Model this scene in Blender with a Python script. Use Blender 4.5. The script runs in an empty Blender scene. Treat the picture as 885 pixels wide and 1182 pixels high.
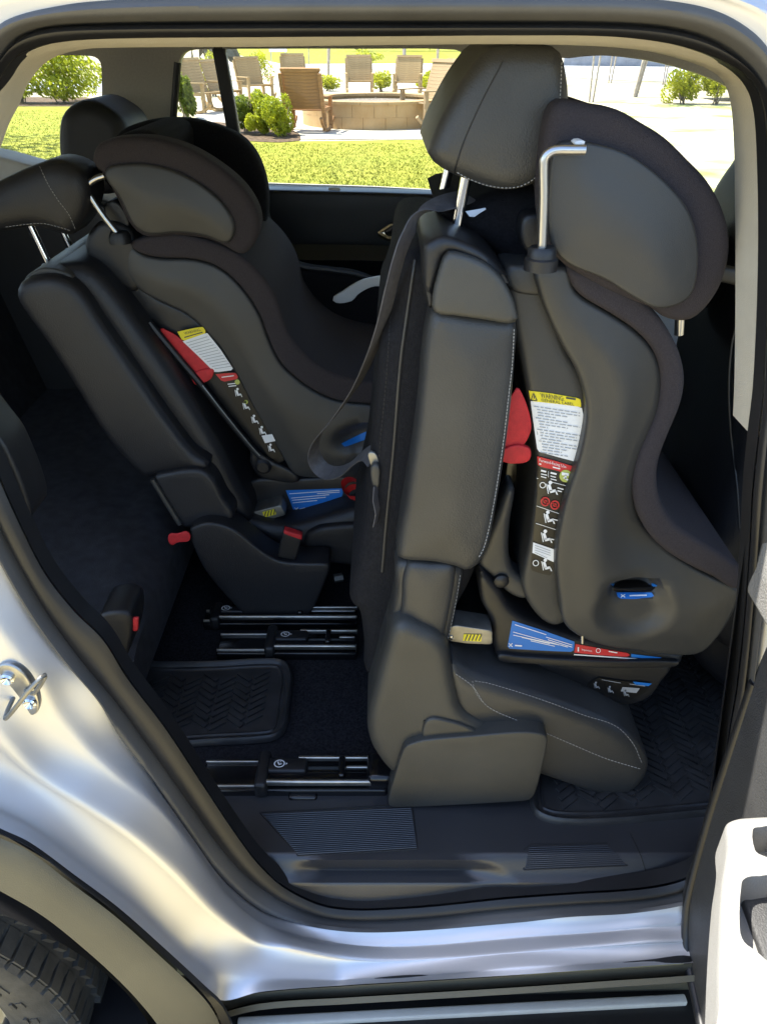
import bpy, bmesh, math, random
import numpy as np
from mathutils import Vector, Matrix
from mathutils.geometry import delaunay_2d_cdt

random.seed(7)
S = bpy.context.scene
COL = S.collection

# ------------------------------------------------------------------ camera
PITCH = math.radians(31.68); F = 893.0; CX, CY = 442.5, 591.0; CH = 1.70
cam = bpy.data.cameras.new("camera"); cam_o = bpy.data.objects.new("camera", cam); COL.objects.link(cam_o)
cam_o.location = (0, 0, CH); cam_o.rotation_euler = (math.pi/2 - PITCH, 0, 0)
cam.sensor_fit = 'VERTICAL'; cam.sensor_height = 36.0; cam.sensor_width = 27.0; cam.lens = 36.0*F/1182.0
cam.clip_start = 0.02; cam.clip_end = 1000
S.camera = cam_o

# ------------------------------------------------------------------ world, sun, exposure
SUN = Vector((-0.42, 0.19, 0.90)).normalized()
w = bpy.data.worlds.new("World"); S.world = w; w.use_nodes = True
nt = w.node_tree; nt.nodes.clear()
sky = nt.nodes.new('ShaderNodeTexSky'); sky.sky_type = 'NISHITA'; sky.sun_disc = False
sky.sun_elevation = math.asin(SUN.z); sky.sun_rotation = math.atan2(SUN.x, SUN.y)
bg = nt.nodes.new('ShaderNodeBackground'); bg.inputs['Strength'].default_value = 0.15
wo = nt.nodes.new('ShaderNodeOutputWorld')
nt.links.new(sky.outputs[0], bg.inputs[0]); nt.links.new(bg.outputs[0], wo.inputs[0])
sl = bpy.data.lights.new("sun", 'SUN'); sl.energy = 4.6; sl.angle = math.radians(0.53); sl.color = (1, 0.95, 0.86)
so = bpy.data.objects.new("sun", sl); COL.objects.link(so)
so.rotation_euler = SUN.to_track_quat('Z', 'Y').to_euler(); so.location = (0, 0, 30)
S.view_settings.view_transform = 'Standard'; S.view_settings.look = 'None'
S.view_settings.exposure = 1.78; S.view_settings.gamma = 1
try:
    S.cycles.use_denoising = True; S.cycles.max_bounces = 10; S.cycles.diffuse_bounces = 6
    S.cycles.transparent_max_bounces = 16; S.cycles.sample_clamp_indirect = 6
except Exception: pass

# ------------------------------------------------------------------ picture -> place helpers
CP, SP = math.cos(PITCH), math.sin(PITCH)
def ray(px, py):
    u = (px-CX)/F; v = (CY-py)/F
    return u, CP+v*SP, -SP+v*CP
def U(px, py, Y):
    u, y, z = ray(px, py); t = Y/y
    return Vector((u*t, Y, CH+z*t))
def UZ(px, py, z0):
    u, y, z = ray(px, py); t = (z0-CH)/z
    return Vector((u*t, y*t, z0))
def UX(px, py, X):
    u, y, z = ray(px, py); t = X/u
    return Vector((X, y*t, CH+z*t))

def smooth(pts, n=6, closed=True):
    P = [np.array(p, float) for p in pts]; m = len(P); out = []
    rng = range(m) if closed else range(m-1)
    for i in rng:
        if closed: a, b, c, d = P[(i-1) % m], P[i], P[(i+1) % m], P[(i+2) % m]
        else: a, b, c, d = P[max(i-1, 0)], P[i], P[i+1], P[min(i+2, m-1)]
        # centripetal-like tangents limited by chord length
        L = np.linalg.norm((c-b)[:2])+1e-9
        t1 = (c-a); t1 = t1/(np.linalg.norm(t1[:2])+1e-9)*L
        t2 = (d-b); t2 = t2/(np.linalg.norm(t2[:2])+1e-9)*L
        for k in range(n):
            s = k/n
            out.append((2*s**3-3*s*s+1)*b+(s**3-2*s*s+s)*t1+(-2*s**3+3*s*s)*c+(s**3-s*s)*t2)
    if not closed: out.append(P[-1])
    return out
def resample(pts, step, closed=True):
    P = np.array(pts, float)
    if closed: P = np.vstack([P, P[:1]])
    L = np.r_[0, np.cumsum(np.linalg.norm(np.diff(P, axis=0), axis=1))]
    n = max(int(round(L[-1]/step)), 6)
    s = np.linspace(0, L[-1], n, endpoint=not closed)
    return np.stack([np.interp(s, L, P[:, k]) for k in range(P.shape[1])], 1)

# ------------------------------------------------------------------ objects
def mesh_obj(name, verts, faces, mat, parent=None, shade=True, loc=None):
    me = bpy.data.meshes.new(name)
    me.from_pydata([tuple(v) for v in verts], [], [tuple(f) for f in faces])
    bm = bmesh.new(); bm.from_mesh(me)
    bmesh.ops.recalc_face_normals(bm, faces=bm.faces)
    bm.to_mesh(me); bm.free()
    if shade:
        me.polygons.foreach_set('use_smooth', [True]*len(me.polygons))
        try: me.set_sharp_from_angle(angle=math.radians(42))
        except Exception: pass
    me.materials.append(mat); me.update()
    o = bpy.data.objects.new(name, me); COL.objects.link(o)
    if parent is not None: attach(o, parent)
    return o
def attach(o, parent):
    o.parent = parent
    p = parent; off = Vector((0, 0, 0))
    while p is not None: off += p.location; p = p.parent
    o.location = o.location - off
def thing(name, label, cat, loc=(0, 0, 0), group=None):
    o = bpy.data.objects.new(name, None); COL.objects.link(o); o.location = loc
    o.empty_display_size = .05
    o['label'] = label; o['category'] = cat
    if group: o['group'] = group
    return o
def tag(o, label, cat, group=None):
    o['label'] = label; o['category'] = cat
    if group: o['group'] = group
    return o
def kind(o, k): o['kind'] = k; return o
def copy_tree(o, parent=None):
    c = o.copy(); COL.objects.link(c)
    if parent is not None: c.parent = parent
    for ch in list(o.children): copy_tree(ch, c)
    return c

# ------------------------------------------------------------------ materials
MATS = {}
def mat(name, col, rough=.5, metal=0., var=0., vscale=30., bump=0., bscale=200., spec=.5, coat=0., col2=None, stretch=None, detail=4, dust=0.):
    if name in MATS: return MATS[name]
    m = bpy.data.materials.new(name); m.use_nodes = True; n = m.node_tree.nodes; l = m.node_tree.links
    b = n['Principled BSDF']; b.inputs['Base Color'].default_value = (*col, 1); b.inputs['Roughness'].default_value = rough
    b.inputs['Metallic'].default_value = metal; b.inputs['Specular IOR Level'].default_value = spec
    if coat: b.inputs['Coat Weight'].default_value = coat; b.inputs['Coat Roughness'].default_value = .06
    tc = n.new('ShaderNodeTexCoord'); mp = n.new('ShaderNodeMapping'); l.new(tc.outputs['Object'], mp.inputs[0])
    if stretch: mp.inputs['Scale'].default_value = stretch
    if var:
        no = n.new('ShaderNodeTexNoise'); no.inputs['Scale'].default_value = vscale; no.inputs['Detail'].default_value = detail
        l.new(mp.outputs[0], no.inputs[0])
        mr = n.new('ShaderNodeMapRange'); mr.inputs[1].default_value = .3; mr.inputs[2].default_value = .7
        l.new(no.outputs[0], mr.inputs[0])
        mx = n.new('ShaderNodeMix'); mx.data_type = 'RGBA'
        c2 = col2 if col2 else tuple(c*(1+var) for c in col)
        c1 = col if col2 else tuple(c*(1-var) for c in col)
        mx.inputs[6].default_value = (*c1, 1); mx.inputs[7].default_value = (*c2, 1)
        l.new(mr.outputs[0], mx.inputs[0]); l.new(mx.outputs[2], b.inputs['Base Color'])
        rr = n.new('ShaderNodeMapRange'); rr.inputs[3].default_value = max(rough-.08, .03); rr.inputs[4].default_value = min(rough+.1, 1)
        no2 = n.new('ShaderNodeTexNoise'); no2.inputs['Scale'].default_value = vscale*.37; no2.inputs['Detail'].default_value = 6
        l.new(mp.outputs[0], no2.inputs[0]); l.new(no2.outputs[0], rr.inputs[0]); l.new(rr.outputs[0], b.inputs['Roughness'])
    if bump:
        nb = n.new('ShaderNodeTexNoise'); nb.inputs['Scale'].default_value = bscale; nb.inputs['Detail'].default_value = 2
        l.new(mp.outputs[0], nb.inputs[0])
        bp = n.new('ShaderNodeBump'); bp.inputs['Strength'].default_value = bump; bp.inputs['Distance'].default_value = .002
        l.new(nb.outputs[0], bp.inputs['Height']); l.new(bp.outputs[0], b.inputs['Normal'])
    MATS[name] = m; return m
def glass_mat(name, tint=(.93, .95, .94), refl=.06):
    m = bpy.data.materials.new(name); m.use_nodes = True; n = m.node_tree.nodes; l = m.node_tree.links
    n.clear(); o = n.new('ShaderNodeOutputMaterial'); t = n.new('ShaderNodeBsdfTransparent'); t.inputs[0].default_value = (*tint, 1)
    g = n.new('ShaderNodeBsdfGlossy'); g.inputs['Roughness'].default_value = .02
    fr = n.new('ShaderNodeFresnel'); fr.inputs[0].default_value = 1.35
    mx = n.new('ShaderNodeMixShader'); l.new(fr.outputs[0], mx.inputs[0]); l.new(t.outputs[0], mx.inputs[1]); l.new(g.outputs[0], mx.inputs[2])
    l.new(mx.outputs[0], o.inputs[0]); return m
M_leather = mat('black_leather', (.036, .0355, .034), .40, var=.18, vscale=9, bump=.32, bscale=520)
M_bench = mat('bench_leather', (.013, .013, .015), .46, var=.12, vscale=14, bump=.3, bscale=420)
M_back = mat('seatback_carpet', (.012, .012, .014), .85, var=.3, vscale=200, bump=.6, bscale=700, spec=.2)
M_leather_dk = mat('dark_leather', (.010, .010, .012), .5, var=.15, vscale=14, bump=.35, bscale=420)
M_plastic = mat('grained_plastic', (.046, .0445, .039), .42, var=.12, vscale=9, bump=.3, bscale=900)
M_black = mat('black_plastic', (.011, .011, .012), .42, var=.15, vscale=20, bump=.2, bscale=700)
M_gloss = mat('gloss_black', (.006, .006, .007), .16)
M_shell = mat('shell_plastic', (.036, .0358, .0345), .38, var=.10, vscale=6, bump=.22, bscale=1100)
M_fabric = mat('charcoal_fabric', (.042, .036, .039), .92, var=.22, vscale=700, bump=.6, bscale=1200, spec=.2)
M_blackfab = mat('black_fabric', (.009, .009, .011), .95, var=.4, vscale=300, bump=.6, bscale=800, spec=.15)
M_carpet = mat('carpet', (.020, .020, .023), 1., var=.5, vscale=260, bump=1., bscale=600, spec=.05)
M_rubber = mat('seal_rubber', (.026, .025, .025), .40, var=.2, vscale=12, bump=.1, bscale=500)
M_outer = mat('outer_seal_rubber', (.075, .073, .070), .42, var=.12, vscale=12, bump=.1, bscale=500)
M_rubber_dk = mat('black_rubber', (.010, .010, .011), .45, var=.2, vscale=12)
M_mat = mat('mat_rubber', (.030, .030, .031), .36, var=.3, vscale=24)
M_chrome = mat('chrome', (.75, .75, .75), .12, 1.)
M_steel = mat('brushed_steel', (.48, .47, .44), .36, 1., var=.12, vscale=60)
M_bar = mat('zinc_bar', (.30, .29, .26), .5, .9, var=.15, vscale=50)
M_satin = mat('satin_rod', (.55, .54, .52), .30, 1.)
M_paint = mat('silver_paint', (.66, .66, .67), .42, .82, var=.015, vscale=5, coat=.10)
M_clad = mat('cladding_plastic', (.088, .082, .058), .55, var=.14, vscale=7, bump=.3, bscale=800)
M_cream = mat('cream_trim', (.50, .46, .37), .75, var=.05, vscale=30, bump=.3, bscale=700)
M_beige = mat('beige_headliner', (.42, .39, .34), .9, var=.06, vscale=200, bump=.3, bscale=700)
M_greytrim = mat('light_grey_trim', (.60, .58, .53), .6, var=.06, vscale=20, bump=.5, bscale=500)
M_doordark = mat('door_card_plastic', (.045, .045, .045), .55, var=.15, vscale=18, bump=.6, bscale=500)
M_tyre = mat('tyre_rubber', (.065, .060, .050), .8, var=.3, vscale=30, bump=.3, bscale=300)
M_red = mat('red_webbing', (.52, .018, .022), .6, var=.12, vscale=90, bump=.4, bscale=600)
M_white = mat('label_white', (.80, .80, .79), .45, var=.03, vscale=30)
M_yellow = mat('label_yellow', (.80, .66, .02), .45)
M_redlab = mat('label_red', (.55, .025, .03), .45)
M_blue = mat('label_blue', (.012, .16, .52), .42)
M_labblk = mat('label_black', (.006, .006, .006), .38)
M_ink = mat('print_ink', (.05, .05, .05), .6)
M_inkgrey = mat('print_grey', (.34, .34, .34), .6)
M_green = mat('label_green', (.42, .46, .10), .5)
M_belt = mat('seatbelt_webbing', (.085, .082, .088), .6, var=.2, vscale=120, bump=.5, bscale=700)
M_thread = mat('thread', (.34, .33, .31), .8)
M_glass = glass_mat('window_glass')

# ------------------------------------------------------------------ padded slab: side outline -> rounded solid with depth
class Slab: pass
def dist_to(P, B):
    A = B; D = np.roll(B, -1, 0)-B; L2 = (D**2).sum(1)+1e-12
    out = np.empty(len(P))
    for i in range(0, len(P), 400):
        q = P[i:i+400, None, :]-A[None]
        t = np.clip((q*D[None]).sum(2)/L2[None], 0, 1)
        out[i:i+400] = np.sqrt(((q-t[..., None]*D[None])**2).sum(2)).min(1)
    return out
def inside(P, B):
    x, y = P[:, 0], P[:, 1]; c = np.zeros(len(P), bool); n = len(B); j = n-1
    for i in range(n):
        xi, yi = B[i]; xj, yj = B[j]
        if yi != yj:
            c ^= ((yi > y) != (yj > y)) & (x < (xj-xi)*(y-yi)/(yj-yi)+xi)
        j = i
    return c
def puff(name, outline, Y0, Y1, r, material, parent=None, bulge=0., res=.014, n=5, dent=None, Yt=None, corner=False, dents=()):
    """outline: picture points of the side face; the solid runs from Y0 (near face) back to Y1."""
    Yt = Y0+r*.35 if Yt is None else Yt
    outline = [p if len(p) > 2 else (p[0], p[1], Yt) for p in outline]
    pts = outline if corner else smooth(outline, n)
    B = np.array([(lambda p: (p.x, p.z))(U(p[0], p[1], p[2] if len(p) > 2 else Yt)) for p in pts])
    B = resample(B, res*.8)
    area = .5*np.sum(B[:, 0]*np.roll(B[:, 1], -1)-np.roll(B[:, 0], -1)*B[:, 1])
    if area < 0: B = B[::-1].copy()
    T = np.roll(B, -1, 0)-np.roll(B, 1, 0); T /= np.linalg.norm(T, axis=1)[:, None]+1e-9
    N = np.stack([-T[:, 1], T[:, 0]], 1)
    pts2 = [B]
    for f in (.08, .25, .55, 1.):
        Q = B+N*(r*f)
        keep = inside(Q, B); Q = Q[keep]; d = dist_to(Q, B); Q = Q[d > .88*r*f]
        pts2.append(Q)
    lo, hi = B.min(0), B.max(0)
    gx, gz = np.meshgrid(np.arange(lo[0], hi[0], res), np.arange(lo[1], hi[1], res))
    G = np.stack([gx.ravel()+(np.arange(gz.size)//gx.shape[1] % 2)*res*.5, gz.ravel()], 1)
    G = G[inside(G, B)]
    if len(G): G = G[dist_to(G, B) > r+res*.45]
    pts2.append(G)
    P = np.vstack(pts2); nb = len(B)
    vs, es, fs, ov, oe, of = delaunay_2d_cdt([Vector(p) for p in P], [(i, (i+1) % nb) for i in range(nb)], [], 1, 1e-7)
    V = np.array([(v.x, v.y) for v in vs]); d = dist_to(V, B)
    Dm = max(d.max(), 1e-6)
    def yf(X, Z, dd=None):
        q = np.stack([np.atleast_1d(X), np.atleast_1d(Z)], 1)
        if dd is None: dd = np.where(inside(q, B), dist_to(q, B), 0)
        k = np.clip(dd/r, 0, 1) if r > 0 else np.ones_like(dd)
        y = Y0+r-r*np.sqrt(np.clip(1-(1-k)**2, 0, 1))
        if bulge:
            kb = np.clip(dd/min(Dm, 3*r+.045), 0, 1); y = y-bulge*kb*kb*(3-2*kb)
        for (cx, cz, rx, rz, ang, dep, pw) in dents:
            ca, sa = math.cos(ang), math.sin(ang); ux = q[:, 0]-cx; uz = q[:, 1]-cz
            e = ((ux*ca+uz*sa)/rx)**2+((-ux*sa+uz*ca)/rz)**2
            y = y+dep*np.exp(-e**pw)
        return y
    y0 = yf(V[:, 0], V[:, 1], d)
    k = np.clip(d/r, 0, 1) if r > 0 else np.ones_like(d)
    y1 = Y1-r+r*np.sqrt(np.clip(1-(1-k)**2, 0, 1))
    m = len(V)
    verts = [(V[i, 0], y0[i], V[i, 1]) for i in range(m)]+[(V[i, 0], y1[i], V[i, 1]) for i in range(m)]
    faces = [tuple(f) for f in fs]+[tuple(i+m for i in reversed(f)) for f in fs]
    cnt = {}
    for f in fs:
        for a, b in zip(f, list(f[1:])+[f[0]]): cnt[(a, b)] = 1
    for (a, b) in list(cnt):
        if (b, a) not in cnt: faces.append((b, a, a+m, b+m))
    o = mesh_obj(name, verts, faces, material, parent)
    s = Slab(); s.o = o; s.yf = yf; s.Y0 = Y0; s.B = B
    return s
def hit(slab, px, py, eps=.0012):
    """point on a slab's near face (or on a plain depth) seen at a picture point"""
    if not isinstance(slab, Slab): return U(px, py, slab-eps)
    Y = slab.Y0
    for _ in range(6):
        p = U(px, py, Y); Y = .4*Y+.6*float(slab.yf(p.x, p.z)[0])
    return U(px, py, Y-eps)
def decal(name, poly, slab, material, parent, eps=.0012, n=1, closed_smooth=False, res=.012):
    """thin printed film on a face"""
    pts = smooth(poly, 5) if closed_smooth else poly
    B = resample(np.array(pts, float), 5.) if slab is not None and n else np.array(pts, float)
    lo, hi = B.min(0), B.max(0)
    gx, gz = np.meshgrid(np.arange(lo[0], hi[0], 7), np.arange(lo[1], hi[1], 7))
    G = np.stack([gx.ravel(), gz.ravel()], 1); G = G[inside(G, B)]
    if len(G): G = G[dist_to(G, B) > 2.5]
    P = np.vstack([B, G]); nb = len(B)
    vs, es, fs, *_ = delaunay_2d_cdt([Vector(p) for p in P], [(i, (i+1) % nb) for i in range(nb)], [], 1, 1e-7)
    W = [hit(slab, v.x, v.y, eps) for v in vs]; m = len(W)
    W2 = [w_+Vector((0, .0005, 0)) for w_ in W]
    faces = [tuple(f) for f in fs]+[tuple(i+m for i in reversed(f)) for f in fs]
    cnt = set()
    for f in fs:
        for a, b in zip(f, list(f[1:])+[f[0]]): cnt.add((a, b))
    faces += [(b, a, a+m, b+m) for (a, b) in cnt if (b, a) not in cnt]
    return mesh_obj(name, W+W2, faces, material, parent)
class Ink:
    """flat print gathered into one mesh"""
    def __init__(s, slab, eps): s.v = []; s.f = []; s.slab = slab; s.eps = eps
    def poly(s, pts):
        b = len(s.v); s.v += [hit(s.slab, p[0], p[1], s.eps) for p in pts]; s.f.append(tuple(range(b, b+len(pts))))
    def line(s, a, b, wd):
        a = np.array(a, float); b = np.array(b, float); d = b-a; d /= np.linalg.norm(d)+1e-9; nrm = np.array([-d[1], d[0]])*wd/2
        k = max(1, int(np.linalg.norm(b-a)/14))
        for i in range(k):
            p = a+(b-a)*i/k; q = a+(b-a)*(i+1)/k; s.poly([p-nrm, q-nrm, q+nrm, p+nrm])
    def disc(s, c, r, n=14, ry=None):
        ry = ry or r; s.poly([(c[0]+r*math.cos(2*math.pi*i/n), c[1]+ry*math.sin(2*math.pi*i/n)) for i in range(n)])
    def ring(s, c, r, wd, n=16):
        for i in range(n):
            a, b = 2*math.pi*i/n, 2*math.pi*(i+1)/n
            s.poly([(c[0]+q*math.cos(t), c[1]+q*math.sin(t)) for q, t in ((r, a), (r, b), (r-wd, b), (r-wd, a))])
    def text(s, txt, tl, tr, bl):
        cu = bpy.data.curves.new('lettering', 'FONT'); cu.body = txt; cu.resolution_u = 2
        ob = bpy.data.objects.new('lettering', cu); COL.objects.link(ob)
        dg = bpy.context.evaluated_depsgraph_get(); me = bpy.data.meshes.new_from_object(ob.evaluated_get(dg))
        V = np.array([v.co[:2] for v in me.vertices]); lo, hi = V.min(0), V.max(0)
        tl, tr, bl = (np.array(q, float) for q in (tl, tr, bl)); b = len(s.v)
        for q in (V-lo)/(hi-lo):
            p = bl+(tr-tl)*q[0]+(tl-bl)*q[1]; s.v.append(hit(s.slab, p[0], p[1], s.eps))
        s.f += [tuple(b+i for i in p.vertices) for p in me.polygons]
        bpy.data.objects.remove(ob); bpy.data.meshes.remove(me); bpy.data.curves.remove(cu)
    def pict(s, c, k=1.):
        """little child seat pictogram"""
        x, y = c
        s.disc((x-1*k, y-5.2*k), 2.0*k, 8)
        s.poly([(x-4*k, y-3*k), (x-1*k, y-3.4*k), (x+1*k, y+3*k), (x-2*k, y+4*k)])
        s.poly([(x-2*k, y+2.6*k), (x+4*k, y+1.6*k), (x+5*k, y+4*k), (x-1*k, y+5.4*k)])
        s.poly([(x+3.6*k, y+3*k), (x+5*k, y+3*k), (x+6.6*k, y+7*k), (x+5.2*k, y+7*k)])
        s.line((x-5*k, y-4*k), (x-3*k, y+6*k), .9*k)
    def build(s, name, material, parent):
        return kind(mesh_obj(name, s.v, s.f, material, parent, shade=False), 'stuff')
def stitches(name, path, slab, parent, dash=3.2, gap=1.8, wd=.9, eps=.0009, material=None):
    P = resample(np.array(smooth(path, 8, closed=False)), .5, closed=False); k = Ink(slab, eps); v = []; f = []
    step = (dash+gap)*2; nd = int(dash*2); i = 0
    while i+nd < len(P):
        a, b = hit(slab, *P[i], eps), hit(slab, *P[i+nd], eps); add_tube(v, f, [a, b], .0007*wd, 5); i += int(step)
    return kind(mesh_obj(name, v, f, material or M_thread, parent), 'stuff')

def frames(P):
    out = []; up = None
    for i in range(len(P)):
        t = (P[min(i+1, len(P)-1)]-P[max(i-1, 0)]).normalized()
        if up is None:
            up = Vector((0, 0, 1)) if abs(t.z) < .9 else Vector((0, 1, 0))
        s_ = t.cross(up)
        if s_.length < 1e-6: s_ = t.orthogonal()
        s_.normalize(); up = s_.cross(t).normalized(); out.append((s_, up))
    return out
def add_tube(v, f, P, r, n=8, caps=True):
    P = [Vector(p) for p in P]; fr = frames(P); b = len(v)
    rr = r if isinstance(r, (list, tuple)) else [r]*len(P)
    for p, (s_, u), q in zip(P, fr, rr):
        for k in range(n):
            a = 2*math.pi*k/n; v.append(p+s_*(q*math.cos(a))+u*(q*math.sin(a)))
    for i in range(len(P)-1):
        for k in range(n):
            f.append((b+i*n+k, b+i*n+(k+1) % n, b+(i+1)*n+(k+1) % n, b+(i+1)*n+k))
    if caps:
        f.append(tuple(b+k for k in range(n))); f.append(tuple(b+(len(P)-1)*n+k for k in range(n)))
def tube(name, P, r, material, parent=None, n=14):
    v = []; f = []; add_tube(v, f, P, r, n); return mesh_obj(name, v, f, material, parent)
def loft(name, rows, material, parent=None, closed=False):
    v = [p for r_ in rows for p in r_]; n = len(rows[0]); f = []
    for i in range(len(rows)-1):
        for k in range(n if closed else n-1):
            f.append((i*n+k, i*n+(k+1) % n, (i+1)*n+(k+1) % n, (i+1)*n+k))
    return mesh_obj(name, v, f, material, parent)
def add_box(v, f, c, s, rot=0., rx=0., M=None):
    b = len(v); R = M or (Matrix.Rotation(rot, 3, 'Z') @ Matrix.Rotation(rx, 3, 'X'))
    for i in (-1, 1):
        for j in (-1, 1):
            for k in (-1, 1): v.append(Vector(c)+R @ Vector((i*s[0]/2, j*s[1]/2, k*s[2]/2)))
    f += [(b, b+1, b+3, b+2), (b+4, b+6, b+7, b+5), (b, b+4, b+5, b+1), (b+2, b+3, b+7, b+6), (b, b+2, b+6, b+4), (b+1, b+5, b+7, b+3)]
def rbox(name, c, s, material, parent=None, bev=.006, seg=3, rot=0., rx=0., M=None):
    v = []; f = []; add_box(v, f, (0, 0, 0), s, rot, rx, M)
    me = bpy.data.meshes.new(name); me.from_pydata([tuple(q) for q in v], [], f)
    bm = bmesh.new(); bm.from_mesh(me); bmesh.ops.recalc_face_normals(bm, faces=bm.faces)
    if bev: bmesh.ops.bevel(bm, geom=bm.edges[:], offset=min(bev, min(s)*.45), segments=seg, affect='EDGES', profile=.5)
    bm.to_mesh(me); bm.free(); me.polygons.foreach_set('use_smooth', [True]*len(me.polygons))
    try: me.set_sharp_from_angle(angle=math.radians(42))
    except Exception: pass
    me.materials.append(material)
    o = bpy.data.objects.new(name, me); COL.objects.link(o); o.location = c
    if parent is not None: attach(o, parent)
    return o
def plate(name, outline, holes, Y, th, material, parent=None, sm=True):
    """upright panel with openings, thickness th away from the viewer"""
    loops = [np.array([(lambda p: (p.x, p.z))(U(q[0], q[1], Y)) for q in L]) for L in [outline]+holes]
    P = []; E = []
    for L in loops:
        b = len(P); P += [Vector(q) for q in L]; E += [(b+i, b+(i+1) % len(L)) for i in range(len(L))]
    vs, es, fs, *_ = delaunay_2d_cdt(P, E, [], 0, 1e-7)
    V = np.array([(q.x, q.y) for q in vs]); C = np.array([V[list(f)].mean(0) for f in fs])
    keep = inside(C, loops[0])
    for L in loops[1:]: keep &= ~inside(C, L)
    fs = [tuple(f) for f, k in zip(fs, keep) if k]; m = len(V)
    v = [(q[0], Y, q[1]) for q in V]+[(q[0], Y+th, q[1]) for q in V]
    faces = fs+[tuple(i+m for i in reversed(f)) for f in fs]; cnt = set()
    for f in fs:
        for a, b in zip(f, list(f[1:])+[f[0]]): cnt.add((a, b))
    faces += [(b, a, a+m, b+m) for (a, b) in cnt if (b, a) not in cnt]
    return mesh_obj(name, v, faces, material, parent)
def angle_loop(pts, angs, c=(420., 540.)):
    P = np.array(smooth(pts, 10)); a = np.unwrap(np.arctan2(P[:, 1]-c[1], P[:, 0]-c[0]))
    if a[-1] < a[0]: a = a[::-1]; P = P[::-1]
    a2 = np.r_[a-2*math.pi, a, a+2*math.pi]; P2 = np.vstack([P, P, P])
    o = np.argsort(a2)
    return np.stack([np.interp(angs, a2[o], P2[o, k]) for k in range(2)], 1)

# ================================================================== THE CAR
car = thing('car', 'silver family car standing with its rear side door open, seats seen inside', 'car', (0, 1.5, 0))
S0 = [(-62, 300), (-55, 200), (-35, 130), (-10, 103), (0, 90), (10, 74), (25, 61), (60, 50), (120, 45), (300, 43), (450, 42), (600, 41), (700, 42), (760, 48), (800, 57), (840, 73), (866, 92), (880, 117), (886, 165), (888, 300), (882, 450), (874, 520), (869, 570), (865, 640), (859, 720), (850, 800), (843, 840), (836, 894), (827, 965), (815, 996), (795, 1014), (748, 1026), (653, 1033), (585, 1038), (470, 1049), (385, 1049), (334, 1029), (300, 1000), (271, 962), (237, 911), (190, 840), (146, 782), (119, 739), (85, 705), (51, 661), (20, 600), (0, 555), (-30, 480), (-55, 390)]
G0 = [(-76, 300), (-68, 200), (-48, 130), (-10, 90), (0, 71), (20, 46), (50, 34), (100, 30), (300, 28), (450, 28), (600, 28), (700, 29), (770, 34), (820, 48), (860, 76), (882, 108), (895, 165), (900, 300), (893, 430), (884, 520), (877, 600), (870, 680), (863, 760), (855, 830), (847, 900), (838, 970), (822, 1006), (800, 1023), (748, 1036), (653, 1042), (585, 1047), (470, 1059), (385, 1059), (334, 1044), (292, 1018), (258, 983), (220, 930), (174, 865), (128, 803), (95, 764), (60, 716), (31, 668), (-4, 600), (-42, 500), (-70, 390)]
S1 = [(-98, 300), (-90, 180), (-62, 100), (-25, 55), (0, 28), (20, 18), (51, 10), (102, 2), (200, -3), (400, -5), (700, -4), (780, 2), (830, 14), (870, 38), (892, 66), (908, 120), (918, 300), (908, 450), (897, 540), (886, 640), (876, 720), (866, 800), (858, 870), (850, 940), (840, 1000), (815, 1031), (737, 1049), (653, 1055), (600, 1062), (470, 1071), (402, 1071), (334, 1060), (300, 1049), (254, 1012), (217, 962), (176, 897), (136, 846), (112, 803), (68, 752), (34, 705), (0, 646), (-40, 560), (-75, 460), (-92, 390)]
B1 = [(-150, 300), (-140, 150), (-100, 60), (-50, 10), (0, -12), (60, -18), (200, -20), (400, -22), (700, -20), (790, -14), (850, 0), (895, 25), (925, 80), (940, 200), (945, 400), (925, 600), (905, 750), (890, 900), (870, 1000), (830, 1050), (737, 1066), (600, 1077), (470, 1087), (390, 1085), (310, 1064), (262, 1026), (222, 972), (186, 930), (140, 892), (100, 858), (66, 820), (45, 780), (10, 735), (-40, 670), (-100, 560), (-140, 420)]
B2 = [(-220, 300), (-200, 100), (-130, 0), (-60, -40), (60, -50), (400, -55), (700, -50), (860, -30), (930, 10), (970, 100), (990, 400), (960, 700), (940, 900), (900, 1020), (840, 1072), (737, 1084), (600, 1094), (470, 1104), (402, 1102), (334, 1089), (300, 1083), (271, 1066), (244, 1044), (203, 1001), (153, 957), (102, 923), (44, 886), (0, 843), (-70, 770), (-150, 640), (-200, 470)]
B3 = [(-300, 300), (-270, 60), (-180, -40), (60, -85), (400, -90), (720, -85), (930, -50), (1010, 60), (1040, 400), (1010, 750), (980, 950), (920, 1050), (840, 1092), (737, 1103), (600, 1110), (470, 1121), (390, 1123), (310, 1118), (262, 1112), (222, 1098), (190, 1070), (153, 1034), (102, 993), (51, 954), (0, 921), (-80, 870), (-180, 760), (-270, 560)]
RE = [(-380, 300), (-340, 20), (-220, -80), (60, -120), (400, -125), (740, -120), (980, -80), (1080, 40), (1100, 400), (1070, 800), (1020, 1000), (930, 1080), (850, 1108), (788, 1112), (600, 1125), (470, 1133), (402, 1137), (300, 1145), (256, 1155), (237, 1141), (186, 1094), (136, 1050), (85, 1012), (34, 975), (0, 959), (-80, 925), (-200, 850), (-330, 620)]
NA = 640
angs = np.linspace(-math.pi, math.pi, NA, endpoint=False)
LP = [angle_loop(L, angs) for L in (S0, G0, S1, B1, B2, B3, RE)]
def ydep(px, py, bottom, left, top):
    """depth of the body side: leans in towards the roof"""
    k = min(max((py-60)/560, 0), 1); k = k*k*(3-2*k)
    side = left
    b = min(max((px-230)/160, 0), 1); kb = min(max((py-930)/110, 0), 1)
    low = side+(bottom-side)*b*kb
    return top+(low-top)*k
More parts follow.
